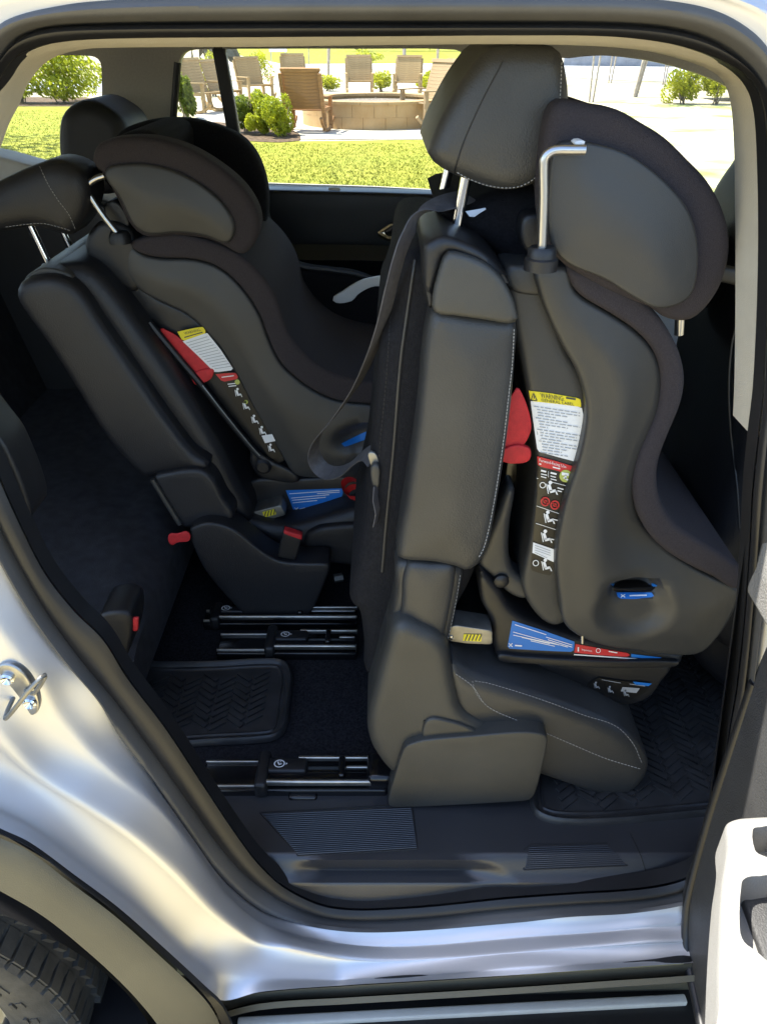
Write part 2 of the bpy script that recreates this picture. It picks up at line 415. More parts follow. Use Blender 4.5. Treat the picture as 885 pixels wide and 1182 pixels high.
YD = [(.722, .738, .865), (.722, .738, .855), (.705, .728, .840), (.690, .700, .838), (.668, .662, .845), (.648, .622, .86), (.630, .580, .88)]
R3 = [[U(p[0], p[1], ydep(p[0], p[1], *YD[i])) for p in LP[i]] for i in range(7)]
# seal: two rubber lips with a groove between them
def bead(a, b, out, n=7):
    rows = []
    for k in range(n):
        s_ = k/(n-1); h = math.sin(math.pi*s_)**.8
        rows.append([p.lerp(q, s_)+Vector((0, -out*h, 0)) for p, q in zip(a, b)])
    return rows
seal = loft('door_seal', bead(R3[0], R3[1], .009), M_rubber_dk, car, closed=True)
inner_lip = [[p+Vector((0, .035, 0)) for p in R3[0]], R3[0]]
loft('seal_lip', [[p+Vector((0, .03, 0)) for p in R3[0]], [p+Vector((0, .004, 0)) for p in R3[0]]], M_rubber_dk, seal, closed=True)
rows = bead(R3[1], R3[2], .013)
rows = [[p+Vector((0, .010, 0)) for p in R3[1]], [p.lerp(q, .12)+Vector((0, .004, 0)) for p, q in zip(R3[1], R3[2])]]+rows[2:]
loft('outer_seal', rows, M_outer, seal, closed=True)
# painted body side round the opening
body_rows = []
ctrl = R3[2:]
for i in range(len(ctrl)-1):
    for k in range(10):
        s_ = k/10; row = []
        for j in range(NA):
            a, b, c, d = ctrl[max(i-1, 0)][j], ctrl[i][j], ctrl[i+1][j], ctrl[min(i+2, len(ctrl)-1)][j]
            q = .5*((2*b)+(-a+c)*s_+(2*a-5*b+4*c-d)*s_*s_+(-a+3*b-3*c+d)*s_**3)
            ph = (i+s_)
            amp = .005
            q = q+Vector((0, -.0040*math.exp(-((ph-1)/.24)**2)-.0055*math.exp(-((ph-2)/.22)**2)-.005*math.exp(-((ph-3.1)/.28)**2)+.001*math.exp(-((ph-1.5)/.3)**2)+.001*math.exp(-((ph-2.5)/.3)**2), 0))
            row.append(q)
        body_rows.append(row)
body_rows.append(ctrl[-1])
loft('body_side', body_rows, M_paint, car, closed=True)
# return flange behind the lower edge
low = [j for j in range(NA) if LP[6][j][0] > 252 and LP[6][j][1] > 900]
low.sort(key=lambda j: angs[j])
edge = [R3[6][j] for j in low]
loft('sill_flange', [edge, [p+Vector((0, .03, -.012)) for p in edge], [p+Vector((0, .10, -.05)) for p in edge]], M_black, car)
# rocker trim below the sill
rk = [(246, 1158), (300, 1146), (402, 1138), (470, 1134), (600, 1126), (700, 1119), (800, 1112), (900, 1100)]
rk2 = [(240, 1172), (300, 1157), (402, 1150), (470, 1146), (600, 1138), (700, 1131), (800, 1124), (900, 1112)]
def pl(pts, Y, n=6): return [U(p[0], p[1], Y) for p in smooth(pts, n, closed=False)]
loft('rocker_trim', [pl(rk, .655), pl(rk, .632), pl(rk2, .628), pl(rk2, .66), [p+Vector((0, .02, -.1)) for p in pl(rk2, .66)]], M_clad, car)
rk3 = [(p[0], p[1]+1.5) for p in rk2]; rk4 = [(p[0], p[1]+9) for p in rk2]
rt = loft('rocker_strip', [pl(rk3, .66), pl(rk3, .618), pl(rk4, .612), pl(rk4, .66)], M_clad, car)
# running board
rb = rbox('running_board', (.16, .575, .325), (1.55, .26, .05), M_black, car, .012)
sa, sb = UZ(275, 1178, .354), UZ(790, 1151, .354)
mid = (sa+sb)/2; d = sb-sa
rbox('board_strip', (mid.x+.0, mid.y-.004, .354), (d.length, .015, .012), M_greytrim, rb, .003, rot=math.atan2(d.y, d.x))
for k in range(3):
    rbox('board_rib', (.16, .50+.018*k, .352), (1.4, .005, .006), M_rubber_dk, rb, .001, 1)

# wheel-arch cladding
arc_a = [(-260, 835), (-120, 902), (0, 959), (34, 975), (85, 1012), (136, 1050), (186, 1094), (237, 1141), (258, 1162), (275, 1200)]
arc_b = [(-260, 850), (-120, 918), (0, 975), (32, 989), (80, 1027), (130, 1065), (178, 1108), (226, 1155), (240, 1182), (250, 1215)]
arc_c = [(-260, 900), (-120, 962), (0, 1026), (51, 1056), (102, 1097), (142, 1134), (170, 1165), (184, 1184), (200, 1215), (205, 1250)]
arc_b = [((a[0]+b[0])/2, (a[1]+b[1])/2) for a, b in zip(arc_a, arc_b)]
def seg(pts, Y): return pl(pts, Y, 8)
sA, sB, sC = seg(arc_a, .576), seg(arc_b, .566), seg(arc_c, .552)
mid1 = [a.lerp(b, .5)+Vector((0, -.004, 0)) for a, b in zip(sB, sC)]
clad = loft('wheel_arch_cladding', [sB, [a.lerp(b, .08)+Vector((0, -.004, 0)) for a, b in zip(sB, sC)], mid1, [p+Vector((0, -.002, 0)) for p in sC], [p+Vector((0, .008, 0)) for p in sC], [p+Vector((0, .06, .0)) for p in sC]], M_clad, car)
loft('cladding_gap', [[p+Vector((0, .003, 0)) for p in sA], [p+Vector((0, -.002, 0)) for p in sA], [p+Vector((0, .004, 0)) for p in sB]], M_black, clad)
# inner arch liner
cxw, czw, rw = -.83, .365, .365
v = []; f = []
aa = np.linspace(math.radians(-40), math.radians(130), 40)
loft('arch_liner', [[Vector((cxw+.47*math.cos(a), y, czw+.45*math.sin(a))) for a in aa] for y in (.60, .72, .90, 1.01)], M_black, car)
rbox('arch_bulkhead', (cxw-.25, 1.02, .28), (1.0, .02, .5), M_black, car, 0)
# wheel
wheel = bpy.data.objects.new('wheel', None); COL.objects.link(wheel); wheel.location = (cxw, .70, czw); attach(wheel, car)
def lathe(name, prof, material, parent, n=72, origin=(cxw, 0, czw)):
    rows = [[Vector((origin[0]+r_*math.cos(a), y, origin[2]+r_*math.sin(a))) for a in np.linspace(0, 2*math.pi, n, endpoint=False)] for y, r_ in prof]
    return loft(name, rows, material, parent, closed=True)
lathe('tyre', [(.640, .225), (.622, .235), (.607, .265), (.600, .300), (.606, .330), (.622, .350), (.645, .358), (.74, .360), (.80, .358), (.83, .345), (.84, .30), (.83, .24)], M_tyre, wheel)
lathe('rim', [(.640, .232), (.632, .226), (.640, .215), (.66, .205), (.69, .10), (.68, .05), (.675, .0)], M_steel, wheel)
v = []; f = []
nb = 84
for i in range(nb):
    a = 2*math.pi*(i+.5)/nb
    for (y, wy, sk, r0) in ((.628, .040, 0, .352), (.676, .040, .25, .361), (.722, .036, -.25, .363), (.768, .040, .25, .361)):
        M = Matrix.Rotation(-a, 3, 'Y')
        c = Vector((cxw, y, czw))+M @ Vector((r0, 0, 0))
        add_box(v, f, c, (.014, wy, .0205), M=M @ Matrix.Rotation(sk, 3, 'X'))
        if y < .64:
            c2 = Vector((cxw, .612, czw))+M @ Vector((.338, 0, 0))
            add_box(v, f, c2, (.034, .010, .019), M=M @ Matrix.Rotation(-.62, 3, 'Z'))
kind(mesh_obj('tread', v, f, M_tyre, wheel, shade=False), 'stuff')
v = []; f = []
for i in range(40):     # raised sidewall marks
    a = math.radians(9*i); M = Matrix.Rotation(-a, 3, 'Y')
    for dr, ww in ((.300, .010), (.286, .006)):
        c = Vector((cxw, .6005, czw))+M @ Vector((dr, 0, 0))
        add_box(v, f, c, (ww, .003, .014 if i % 3 else .026), M=M)
kind(mesh_obj('sidewall_relief', v, f, M_tyre, wheel, shade=False), 'stuff')

# striker on the painted pillar
Ys = .690
st = puff('door_striker', [(-4, 770), (8, 766), (22, 772), (36, 788), (45, 808), (44, 822), (34, 826), (18, 816), (4, 798), (-6, 782)], Ys-.006, Ys+.012, .003, M_steel, car, res=.006)
for c in ((9, 783), (35, 811)):
    p = hit(st, *c); lathe('striker_screw', [(p.y+.001, .0085), (p.y-.003, .0085), (p.y-.005, .0062), (p.y-.003, .0036), (p.y-.001, .0)], M_chrome, st.o, 20, (p.x, 0, p.z))
a0, a1 = hit(st, 16, 805), hit(st, 30, 797)
o_ = Vector((0, -.042, 0))
P = [a0, a0+o_*.55+Vector((.002, 0, 0)), a0+o_+Vector((.012, 0, .010)), U(48, 782, Ys-.048), U(40, 800, Ys-.02), a1]
tube('striker_loop', [Vector(q) for q in smooth([tuple(q) for q in P], 6, closed=False)], .0027, M_bar, st.o)

# interior trim ring (cream round the top and the front pillar, black lower down)
C0 = [(-40, 300), (-30, 210), (-12, 150), (2, 122), (10, 102), (30, 76), (55, 63), (100, 56), (300, 54), (450, 52), (600, 51), (700, 54), (760, 60), (810, 72), (840, 84), (856, 99), (865, 136), (868, 237), (868, 400), (865, 498), (858, 560), (854, 640), (848, 720), (840, 800), (828, 880), (815, 940), (800, 975), (770, 1000), (653, 1015), (470, 1030), (385, 1030), (340, 1010), (310, 985), (281, 945), (247, 895), (200, 825), (156, 770), (130, 725), (95, 690), (61, 646), (32, 590), (12, 545), (-15, 470), (-35, 390)]
LC = angle_loop(C0, angs); LS = LP[0]
def trim_rows(js):
    a = [U(LS[j][0], LS[j][1], ydep(*LS[j], *YD[0])+.006) for j in js]
    c = [U(LC[j][0], LC[j][1], ydep(*LC[j], .76, .775, .93)) for j in js]
    m1 = [p.lerp(q, .5)+Vector((0, -.010, 0)) for p, q in zip(a, c)]
    e = [p+Vector((0, .05, 0)) for p in c]
    return [a, m1, c, e]
jtop = [j for j in range(NA) if LC[j][1] < 505 and (LC[j][1] < 330 or LC[j][0] > 400)]
jtop.sort(key=lambda j: (angs[j]-math.radians(160)) % (2*math.pi))
loft('pillar_trim', trim_rows(jtop), M_cream, car)
jl = [j for j in range(NA) if LC[j][0] < 330 and LC[j][1] > 300]; jl.sort(key=lambda j: angs[j] % (2*math.pi))
def trim_back(js):
    a = [U(LS[j][0], LS[j][1], ydep(*LS[j], *YD[0])+.006) for j in js]
    c = [U(LS[j][0]+(LC[j][0]-LS[j][0])*.12, LS[j][1]+(LC[j][1]-LS[j][1])*.12, ydep(*LS[j], *YD[0])+.03) for j in js]
    return [a, c, [p+Vector((-.03 if p.x < 0 else .03, .05, -.01)) for p in c]]
loft('lower_trim', trim_back(jl), M_rubber_dk, car)
jr = [j for j in range(NA) if LC[j][0] > 790 and LC[j][1] > 500]; jr.sort(key=lambda j: angs[j] % (2*math.pi))
loft('lower_trim', trim_back(jr), M_black, car)
rbox('pillar_joint', U(856, 74, .898), (.002, .008, .022), M_beige, car, 0, rot=0)

# floor, roof, far side, ends
rbox('carpet', (-.1, 1.61, .545), (4.0, 1.50, .05), M_carpet, car, .01)
rbox('roof', (-.3, 1.60, 1.775), (3.8, 1.52, .04), M_paint, car, .015)
rbox('headliner', (-.3, 1.62, 1.728), (3.7, 1.44, .02), M_beige, car, 0)
far_out = [(-420, 45), (-420, 500), (1300, 500), (1300, 45)]
w_quarter = smooth([(-200, 66), (40, 64), (100, 64), (114, 68), (118, 82), (118, 150), (117, 188), (100, 197), (60, 196), (36, 190), (0, 179), (-60, 165), (-200, 150)], 3)
w_rear = smooth([(206, 75), (212, 61), (226, 57), (300, 56), (430, 56), (525, 57), (536, 64), (540, 120), (540, 214), (530, 221), (430, 217), (305, 213), (230, 210), (198, 207), (198, 140)], 3)
w_front = smooth([(604, 74), (625, 66), (655, 67), (672, 65), (700, 64), (760, 72), (820, 90), (858, 110), (890, 130), (915, 165), (915, 230), (880, 235), (610, 226), (603, 215)], 3)
plate('pillar_trim', far_out, [w_quarter, w_rear, w_front], 2.33, .035, M_beige, car)
for hole, nm in ((w_quarter, 'quarter_window'), (w_rear, 'door_window'), (w_front, 'front_window')):
    c = np.mean(np.array(hole), 0); big = [tuple(c+(np.array(q)-c)*1.03) for q in hole]
    fr = plate(nm, big, [], 2.352, .004, M_glass, car)
    fo = [tuple(c+(np.array(q)-c)*1.10) for q in hole]
    plate('window_frame', fo, [[tuple(c+(np.array(q)-c)*.995) for q in hole]], 2.372, .03, M_black, fr)
rbox('window_bar', (U(257, 60, 2.345)+U(271, 175, 2.345))/2, (.034, .03, .42), M_black, car, .006, M=Matrix.Rotation(-.095, 3, 'Y'))
tube('window_seal', [U(205, 72, 2.335), U(203, 100, 2.335), U(199, 150, 2.335), U(198, 200, 2.335)], .010, M_rubber_dk, car, 8)
# far door
fd = puff('door', [(180, 222), (305, 219), (430, 222), (560, 226), (700, 232), (720, 300), (720, 560), (180, 560)], 2.24, 2.325, .012, M_black, car, res=.03, corner=True)
led = [(120, 212), (200, 211), (305, 213), (430, 217), (560, 222), (700, 228)]
led2 = [(p[0], p[1]+8) for p in led]
loft('window_ledge', [pl(led, 2.335), pl(led, 2.315), [p.lerp(q, .5)+Vector((0, -.006, 0)) for p, q in zip(pl(led, 2.30), pl(led2, 2.285))], pl(led2, 2.27), [p+Vector((0, .02, -.03)) for p in pl(led2, 2.25)]], M_greytrim, fd.o)
rbox('ledge_clip', U(386, 221, 2.275), (.032, .02, .022), M_greytrim, fd.o, .005)
loft('armrest', [pl([(300, 282), (430, 283), (560, 290), (700, 300)], 2.24), pl([(300, 282), (430, 283), (560, 290), (700, 300)], 2.16), pl([(300, 300), (430, 301), (560, 308), (700, 318)], 2.13), pl([(300, 330), (430, 332), (560, 340), (700, 350)], 2.24)], M_black, fd.o)
hd = puff('door_handle', [(437, 269), (452, 258), (475, 258), (475, 277), (446, 276)], 2.20, 2.235, .006, M_gloss, fd.o, res=.012, corner=True)
tube('handle_lever', [U(437, 269, 2.195), U(451, 260, 2.195), U(472, 259, 2.195)], .006, M_chrome, hd.o, 8)
tube('handle_lever', [U(437, 269, 2.195), U(448, 275, 2.195), U(472, 274, 2.195)], .009, M_chrome, hd.o, 8)
# cargo side ledge below the quarter window
qf = puff('quarter_trim', [(-200, 152), (-60, 167), (0, 181), (36, 191), (70, 198), (150, 206), (185, 240), (185, 560), (-300, 560), (-300, 150)], 2.20, 2.325, .012, M_greytrim, car, res=.03, corner=True)
puff('quarter_lower', [(-300, 240), (-60, 232), (0, 216), (60, 212), (185, 262), (185, 600), (-300, 600)], 2.15, 2.20, .012, M_black, car, res=.03, corner=True)
rbox('tailgate', (-2.1, 1.58, .95), (.06, 1.5, 1.0), M_black, car, .01)
rbox('near_quarter', (-1.62, .80, 1.12), (1.0, .05, 1.3), M_paint, car, .01)
rbox('front_door', (1.28, .76, .82), (1.2, .06, .85), M_paint, car, .015)
rbox('dashboard', (1.75, 1.6, .85), (.3, 1.5, .6), M_black, car, .05)

# sill trim (scuff plate)
def zs(px, py):
    k = min(max((py-984)/32, 0), 1); k = k*k*(3-2*k)
    inp = min(max((px-338)/40, 0), 1)*min(max((566-px-(py-992)*-1.2)/45, 0), 1)
    kk = min(max((py-991)/14, 0), 1)
    k2 = .35*k+.65*min(max((py-985)/60, 0), 1)
    kk = k2*(1-inp)+(.05*k2+.95*min(max((py-993)/10, 0), 1))*inp
    z = .576-.044*kk
    if py > 1020: z -= (py-1020)/35*.055
    if py < 945: z -= 0
    return z
cols = np.linspace(215, 860, 110); rws = np.r_[np.linspace(912, 980, 8), np.linspace(983, 1062, 34)]
sc_rows = [[UZ(x, y, zs(x, y)) for x in cols] for y in rws]
M_sill = mat('sill_plastic', (.026, .027, .031), .32, spec=.75, var=.12, vscale=9, bump=.25, bscale=900)
sill = loft('sill_trim', sc_rows, M_sill, car)
v = []; f = []
def ribs(tl, tr, br, bl, n, w_):
    tl, tr, br, bl = (np.array(q, float) for q in (tl, tr, br, bl))
    for i in range(n):
        s_ = (i+.5)/n; a = tl+(bl-tl)*s_; b = tr+(br-tr)*s_
        pa, pb = UZ(a[0], a[1], zs(*a)+.0012), UZ(b[0], b[1], zs(*b)+.0012)
        add_tube(v, f, [pa, pb], w_, 5)
ribs((303, 939), (474, 932), (481, 979), (345, 987), 22, .0011)
ribs((611, 977), (700, 975), (722, 998), (606, 1003), 11, .0009)
kind(mesh_obj('tread_ribs', v, f, mat('rib_plastic', (.045, .048, .058), .4), sill), 'stuff')
for pts in ([(300, 938), (449, 930), (476, 932), (482, 980), (344, 988), (300, 938)], [(604, 1004), (605, 980), (612, 975), (700, 973), (724, 999), (604, 1004)]):
    tube('rib_border', [UZ(p[0], p[1], zs(*p)+.0005) for p in pts], .0011, M_rubber_dk, sill, 6)
tube('trim_joint', [UZ(p[0], p[1], zs(*p)+.0003) for p in smooth([(727, 962), (738, 985), (746, 1010), (749, 1026)], 5, closed=False)], .0009, M_rubber_dk, sill, 6)

# seat rails
zf = .572
def rail(pxa, pxb, py_near, py_far, px_cov, w_cov, icon, sticker=False):
    zt = zf+.030
    yn = UZ(CX, py_near, zt).y; yf = UZ(CX, py_far, zt).y
    xa = UZ(pxa, (py_near+py_far)/2, zt).x; xb = UZ(pxb, (py_near+py_far)/2, zt).x
    r_ = rbox('seat_rail', ((xa+xb)/2, (yn+yf)/2, zf+.008), (xb-xa, yf-yn+.012, .020), M_gloss, car, .003)
    xc = UZ(px_cov, py_near, zt).x; cw = .022
    rbox('rail_edge', ((xc+xb)/2, yn+.003, zt-.002), (xb-xc, .0075, .012), M_steel, r_, .003)
    rbox('rail_edge', ((xc+xb)/2+.03, yf-.003, zt-.002), (xb-xc-.06, .006, .010), M_steel, r_, .002)
    rbox('rail_edge', ((xa+xc)/2, yn+.002, zt-.010), (xc-xa, .005, .006), M_steel, r_, .0015)
    rbox('rail_edge', ((xa+xc)/2-.004, yf-.004, zt-.010), (xc-xa-.008, .004, .006), M_steel, r_, .0015)
    rbox('rail_web', ((xc+xb)/2, (yn+yf)/2-.012, zt-.006), (xb-xc, .018, .008), M_gloss, r_, .002)
    rbox('rail_spring', ((xc+xb)/2+.07, (yn+yf)/2+.008, zt-.004), (xb-xc-.15, .005, .005), M_steel, r_, .002)
    rbox('rail_bolt', ((xc+xb)/2+.03, (yn+yf)/2+.004, zt), (.012, yf-yn-.014, .014), M_gloss, r_, .004)
    rbox('rail_cover', (xc, (yn+yf)/2, zt-.010), (cw, yf-yn+.022, .034), M_black, r_, .007)
    pc = UZ(icon[0], icon[1], zt+.004)
    cv = rbox('rail_cap', (pc.x+.006, (yn+yf)/2+.010, zt-.004), (.085, (yf-yn)*.55, .014), M_black, r_, .005)
    # round seat symbol and arrow printed on the cap
    k = .0085; zz = zt+.0036; cy = (yn+yf)/2+.010; v = []; f = []
    N = 20
    for i in range(N):
        a, b = 2*math.pi*i/N, 2*math.pi*(i+1)/N; q = len(v)
        for rr, t in ((k, a), (k, b), (k*.8, b), (k*.8, a)): v.append((pc.x+rr*math.cos(t)*1.15, cy+rr*math.sin(t), zz))
        f.append((q, q+1, q+2, q+3))
    for poly in ([(-.5, .5), (-.25, .6), (0, -.1), (-.25, -.2)], [(-.2, -.1), (.45, .1), (.5, -.15), (-.1, -.4)], [(1.35, .3), (1.7, 0), (1.35, -.3)], [(.1, .55), (.3, .55), (.3, .35), (.1, .35)]):
        q = len(v); v += [(pc.x+a*k, cy+b*k, zz) for a, b in poly]; f.append(tuple(range(q, q+len(poly))))
    mesh_obj('rail_symbol', v, f, M_white, r_, shade=False)
    return r_
rail(234, 446, 904, 873, 301, 18, (322, 885))
r2 = rail(252, 412, 747, 727, 311, 15, (329, 734))
rail(236, 412, 713, 700, 248, 8, (262, 697))
lab = [(341, 752), (384, 749), (384, 755), (341, 758)]
zz = zf+.004
mesh_obj('rail_label', [UZ(p[0], p[1], zz+(.012 if i < 2 else 0)) for i, p in enumerate(lab)], [(0, 1, 2, 3)], M_white, r2, shade=False)
v = []; f = []
for a, b in (((344, 755), (357, 754)), ((360, 753.6), (364, 753.4)), ((368, 753), (380, 752))):
    q = len(v); v += [UZ(a[0], a[1]-1, zz+.009), UZ(b[0], b[1]-1, zz+.009), UZ(b[0], b[1]+.6, zz+.007), UZ(a[0], a[1]+.6, zz+.007)]; f.append((q, q+1, q+2, q+3))
mesh_obj('rail_label_print', v, f, M_ink, r2, shade=False)
rbox('rail_motor', UZ(350, 920, zf), (.05, .02, .02), M_gloss, car, .005)
rbox('rail_block', UZ(440, 893, zf+.02), (.05, .06, .05), M_gloss, car, .01)
tube('rail_nut', [UZ(432, 888, zf+.035), UZ(440, 886, zf+.035)], .008, M_steel, car, 6)
tube('rail_nut', [UZ(385, 668, .66), UZ(395, 666, .66)], .010, M_steel, car, 6)

# open rear door at the right
DX = .466
dr = bpy.data.objects.new('door', None); COL.objects.link(dr); dr.location = (.47, .70, .8); attach(dr, car)
dr['label'] = 'open rear side door at right with pale armrest'
def wall_puff(name, pts, X0, X1, r, material, parent, bev_seg=3):
    """slab standing in the plane x = X0 (near face towards -x)"""
    P = [UX(p[0], p[1], X0) for p in (smooth(pts, 4) if len(pts) > 6 else pts)]
    n_ = len(P); v = []; f = []
    c = sum(P, Vector())/n_
    prof = [(X0+r, 0.), (X0+r*.3, r*.3), (X0, r), (X0, r*1.6)]
    for x, ins in prof:
        for p in P:
            dv = (c-p); v.append(Vector((x, p.y, p.z))+dv.normalized()*min(ins, dv.length*.5)*1.0)
    for k in range(len(prof)-1):
        for i in range(n_): f.append((k*n_+i, k*n_+(i+1) % n_, (k+1)*n_+(i+1) % n_, (k+1)*n_+i))
    b = (len(prof)-1)*n_; f.append(tuple(b+i for i in range(n_)))
    q = len(v); v += [Vector((X1, p.y, p.z)) for p in P]
    for i in range(n_): f.append((i, (i+1) % n_, q+(i+1) % n_, q+i))
    f.append(tuple(q+i for i in range(n_)))
    return mesh_obj(name, v, f, material, parent)
def box3(name, lo, hi, material, parent, bev=.01):
    lo, hi = Vector(lo), Vector(hi); return rbox(name, (lo+hi)/2, tuple(hi-lo), material, parent, bev)
box3('door_card', (DX, -.25, .46), (DX+.09, .735, 1.128), M_doordark, dr, .02)
box3('door_upper', (DX-.036, -.25, 1.132), (DX+.08, .738, 1.235), mat('door_top_grey', (.20, .195, .185), .7, var=.12, vscale=30, bump=.8, bscale=400), dr, .008)
box3('door_skin', (DX+.092, -.27, .42), (DX+.13, .73, 1.28), M_paint, dr, .015)
tube('door_edge_seal', [Vector(q)+Vector((.004, 0, 0)) for q in smooth([(DX-.004, -.2, .475), (DX-.004, .35, .475), (DX-.004, .60, .49), (DX-.004, .69, .56), (DX-.002, .715, .75), (DX, .722, 1.0)], 6, closed=False)], .008, M_rubber_dk, dr, 10)
# armrest with its pull cup: a tray with two wells
ZA = .955
arm = [(834, 950), (842, 943), (856, 940), (905, 936), (980, 930), (980, 1300), (826, 1300), (828, 1182), (824, 1090), (823, 1020), (825, 980)]
arm = [(q[0]+(14 if q[1] < 970 else 26), q[1]+2) for q in arm]; arm_s = smooth(arm, 5)
h1 = smooth([(872, 960), (880, 957), (905, 956), (905, 992), (884, 990), (876, 984)], 3)
h2 = smooth([(864, 1024), (870, 1017), (884, 1015), (925, 1014), (925, 1140), (905, 1120), (886, 1104), (872, 1094), (866, 1078)], 3)
def tray(name, outline, holes, z1, th, material, parent, r=.012):
    loops = [np.array([(lambda p: (p.x, p.y))(UZ(q[0], q[1], z1)) for q in L]) for L in [outline]+holes]
    c = loops[0].mean(0); v = []; f = []
    inn = loops[0]+(c-loops[0])/np.linalg.norm(c-loops[0], axis=1)[:, None]*r
    P = []; E = []
    for L in [inn]+loops[1:]:
        b = len(P); P += [Vector(q) for q in L]; E += [(b+i, b+(i+1) % len(L)) for i in range(len(L))]
    vs, es, fs, *_ = delaunay_2d_cdt(P, E, [], 0, 1e-7)
    V = np.array([(q.x, q.y) for q in vs]); C = np.array([V[list(q)].mean(0) for q in fs]); keep = inside(C, inn)
    for L in loops[1:]: keep &= ~inside(C, L)
    v = [Vector((q[0], q[1], z1)) for q in V]; f = [tuple(q) for q, k in zip(fs, keep) if k]
    n_ = len(inn); rows = []
    for k in range(5):
        t = k/4*math.pi/2; s_ = 1-math.sin(t)
        L = loops[0]+(inn-loops[0])*(1-math.sin(t)); rows.append([Vector((q[0], q[1], z1-r*(1-math.cos(t)))) for q in L])
    rows.append([Vector((q[0], q[1], z1-th)) for q in loops[0]])
    base = len(v)
    for R_ in rows: v += R_
    for k in range(len(rows)-1):
        for i in range(n_): f.append((base+k*n_+i, base+k*n_+(i+1) % n_, base+(k+1)*n_+(i+1) % n_, base+(k+1)*n_+i))
    for L in loops[1:]:
        b = len(v); m = len(L); cc = L.mean(0)
        v += [Vector((q[0], q[1], z1)) for q in L]+[Vector((*(q+(cc-q)*.10), z1-.045)) for q in L]
        for i in range(m): f.append((b+i, b+(i+1) % m, b+m+(i+1) % m, b+m+i))
        f.append(tuple(b+m+i for i in range(m)))
    o = mesh_obj(name, v, f, material, parent)
    return o
am = tray('armrest', arm_s, [[(q[0]+6, q[1]) for q in h] for h in (h1, h2)], ZA, .055, mat('armrest_grey', (.25, .245, .23), .5, var=.03, vscale=20, bump=.4, bscale=600), dr)
cu = UZ(893, 1062, ZA-.04)
rbox('pull_cup', (cu.x+.01, cu.y, ZA-.042), (.05, .10, .012), M_doordark, am, .004)




dr.rotation_euler = (0, 0, -.05)

# ================================================================== FLOOR MATS
def floor_mat(name, outline, label, u0, seed):
    z = zf+.003
    P = np.array(smooth(outline, 6)); B = np.array([(lambda p: (p.x, p.y))(UZ(q[0], q[1], z)) for q in P]); B = resample(B, .012)
    c = B.mean(0); t = thing(name, label, 'floor mat', (c[0], c[1], z))
    n_ = len(B)
    T = np.roll(B, -1, 0)-np.roll(B, 1, 0); T /= np.linalg.norm(T, axis=1)[:, None]; N = np.stack([-T[:, 1], T[:, 0]], 1)
    area = .5*np.sum(B[:, 0]*np.roll(B[:, 1], -1)-np.roll(B[:, 0], -1)*B[:, 1])
    if area < 0: N = -N
    rows = []
    for off, h in ((0, 0), (.001, .009), (.005, .013), (.010, .011), (.014, .005), (.019, .0045), (.0215, .007), (.024, .0045), (.03, .004)):
        rows.append([Vector((*(B[i]+N[i]*off), z+h)) for i in range(n_)])
    o = loft('mat_rim', rows, M_mat, t, closed=True)
    mesh_obj('mat_sheet', [Vector((*(B[i]+N[i]*.02), z+.0042)) for i in range(n_)], [tuple(range(n_))], M_mat, t, shade=False)
    inn = B+N*.034; v = []; f = []
    L, W_, g = .052, .0125, .0175
    lo, hi = inn.min(0), inn.max(0)
    for i in range(int((hi[0]-lo[0])/.034)+2):
        for j in range(int((hi[1]-lo[1])/g)+4):
            x = lo[0]+i*.034; y = lo[1]+(j+(.5 if i % 2 else 0))*g
            a = math.radians(38) if i % 2 else math.radians(-38)
            pt = np.array([[x, y]])
            if inside(pt, inn)[0] and dist_to(pt, inn)[0] > .006:
                add_box(v, f, (x, y, z+.0055), (.036, .0095, .006), rot=a)
    kind(mesh_obj('mat_tread', v, f, M_mat, t, shade=False), 'stuff')
    return t
floor_mat('floor_mat', [(120, 768), (190, 767), (250, 766), (312, 763), (331, 767), (338, 782), (335, 812), (332, 838), (324, 851), (308, 857), (240, 861), (170, 866), (110, 870)], 'small black rubber mat with herringbone tread between the seat rails', .5, 1)
floor_mat('floor_mat', [(612, 935), (624, 947), (650, 953), (700, 953), (770, 947), (850, 938), (930, 920), (960, 800), (930, 700), (840, 690), (700, 720), (640, 800), (612, 880)], 'large black ribbed rubber mat on the floor in front of the tipped seat', .5, 2)

# ================================================================== NEAR SEAT (tipped forward)
ns = thing('passenger_seat', 'black leather seat tipped forward nearest the open door, carrying the front child seat', 'car seat', (.12, 1.12, .57))
shell = puff('seatback', [(466, 233, 1.30), (457, 244, 1.30), (452, 288, 1.25), (447, 339, 1.1), (438, 400), (429, 519), (421, 603), (409, 658), (403, 696), (414, 708), (420, 745), (426, 783), (470, 770), (520, 715), (556, 640), (580, 480), (592, 400), (585, 345), (566, 300, 1.05), (530, 255, 1.2), (495, 232, 1.3)], .955, 1.36, .03, M_back, ns)
side = puff('side_bolster', [(500, 358), (545, 364), (593, 371), (597, 385), (595, 410), (592, 451), (584, 519), (573, 586), (563, 634), (553, 652), (538, 660), (524, 655), (500, 650), (470, 648), (458, 643), (458, 632), (469, 569), (482, 485), (490, 400), (496, 370)], .893, 1.02, .014, M_leather, ns, bulge=.006)
stitches('stitching', [(593, 380), (591, 420), (587, 455), (580, 515), (569, 585), (559, 630), (551, 646)], side, ns, 2.6, 1.7, .95)
stitches('stitching', [(452, 330), (447, 420), (438, 520), (432, 600)], shell, ns, 3, 2, .5, material=M_rubber)
tube('piping', [hit(shell, *p, .001) for p in smooth([(479, 300), (470, 360), (462, 420), (454, 520), (446, 600), (441, 660)], 5, closed=False)], .0022, M_leather, shell.o, 6)
cap = puff('seatback_cap', [(501, 361), (499, 345), (505, 318), (513, 296), (520, 291), (545, 297), (566, 308), (580, 322), (591, 342), (596, 358), (596, 373), (560, 370), (525, 365)], .880, 1.0, .007, M_plastic, ns, res=.01)
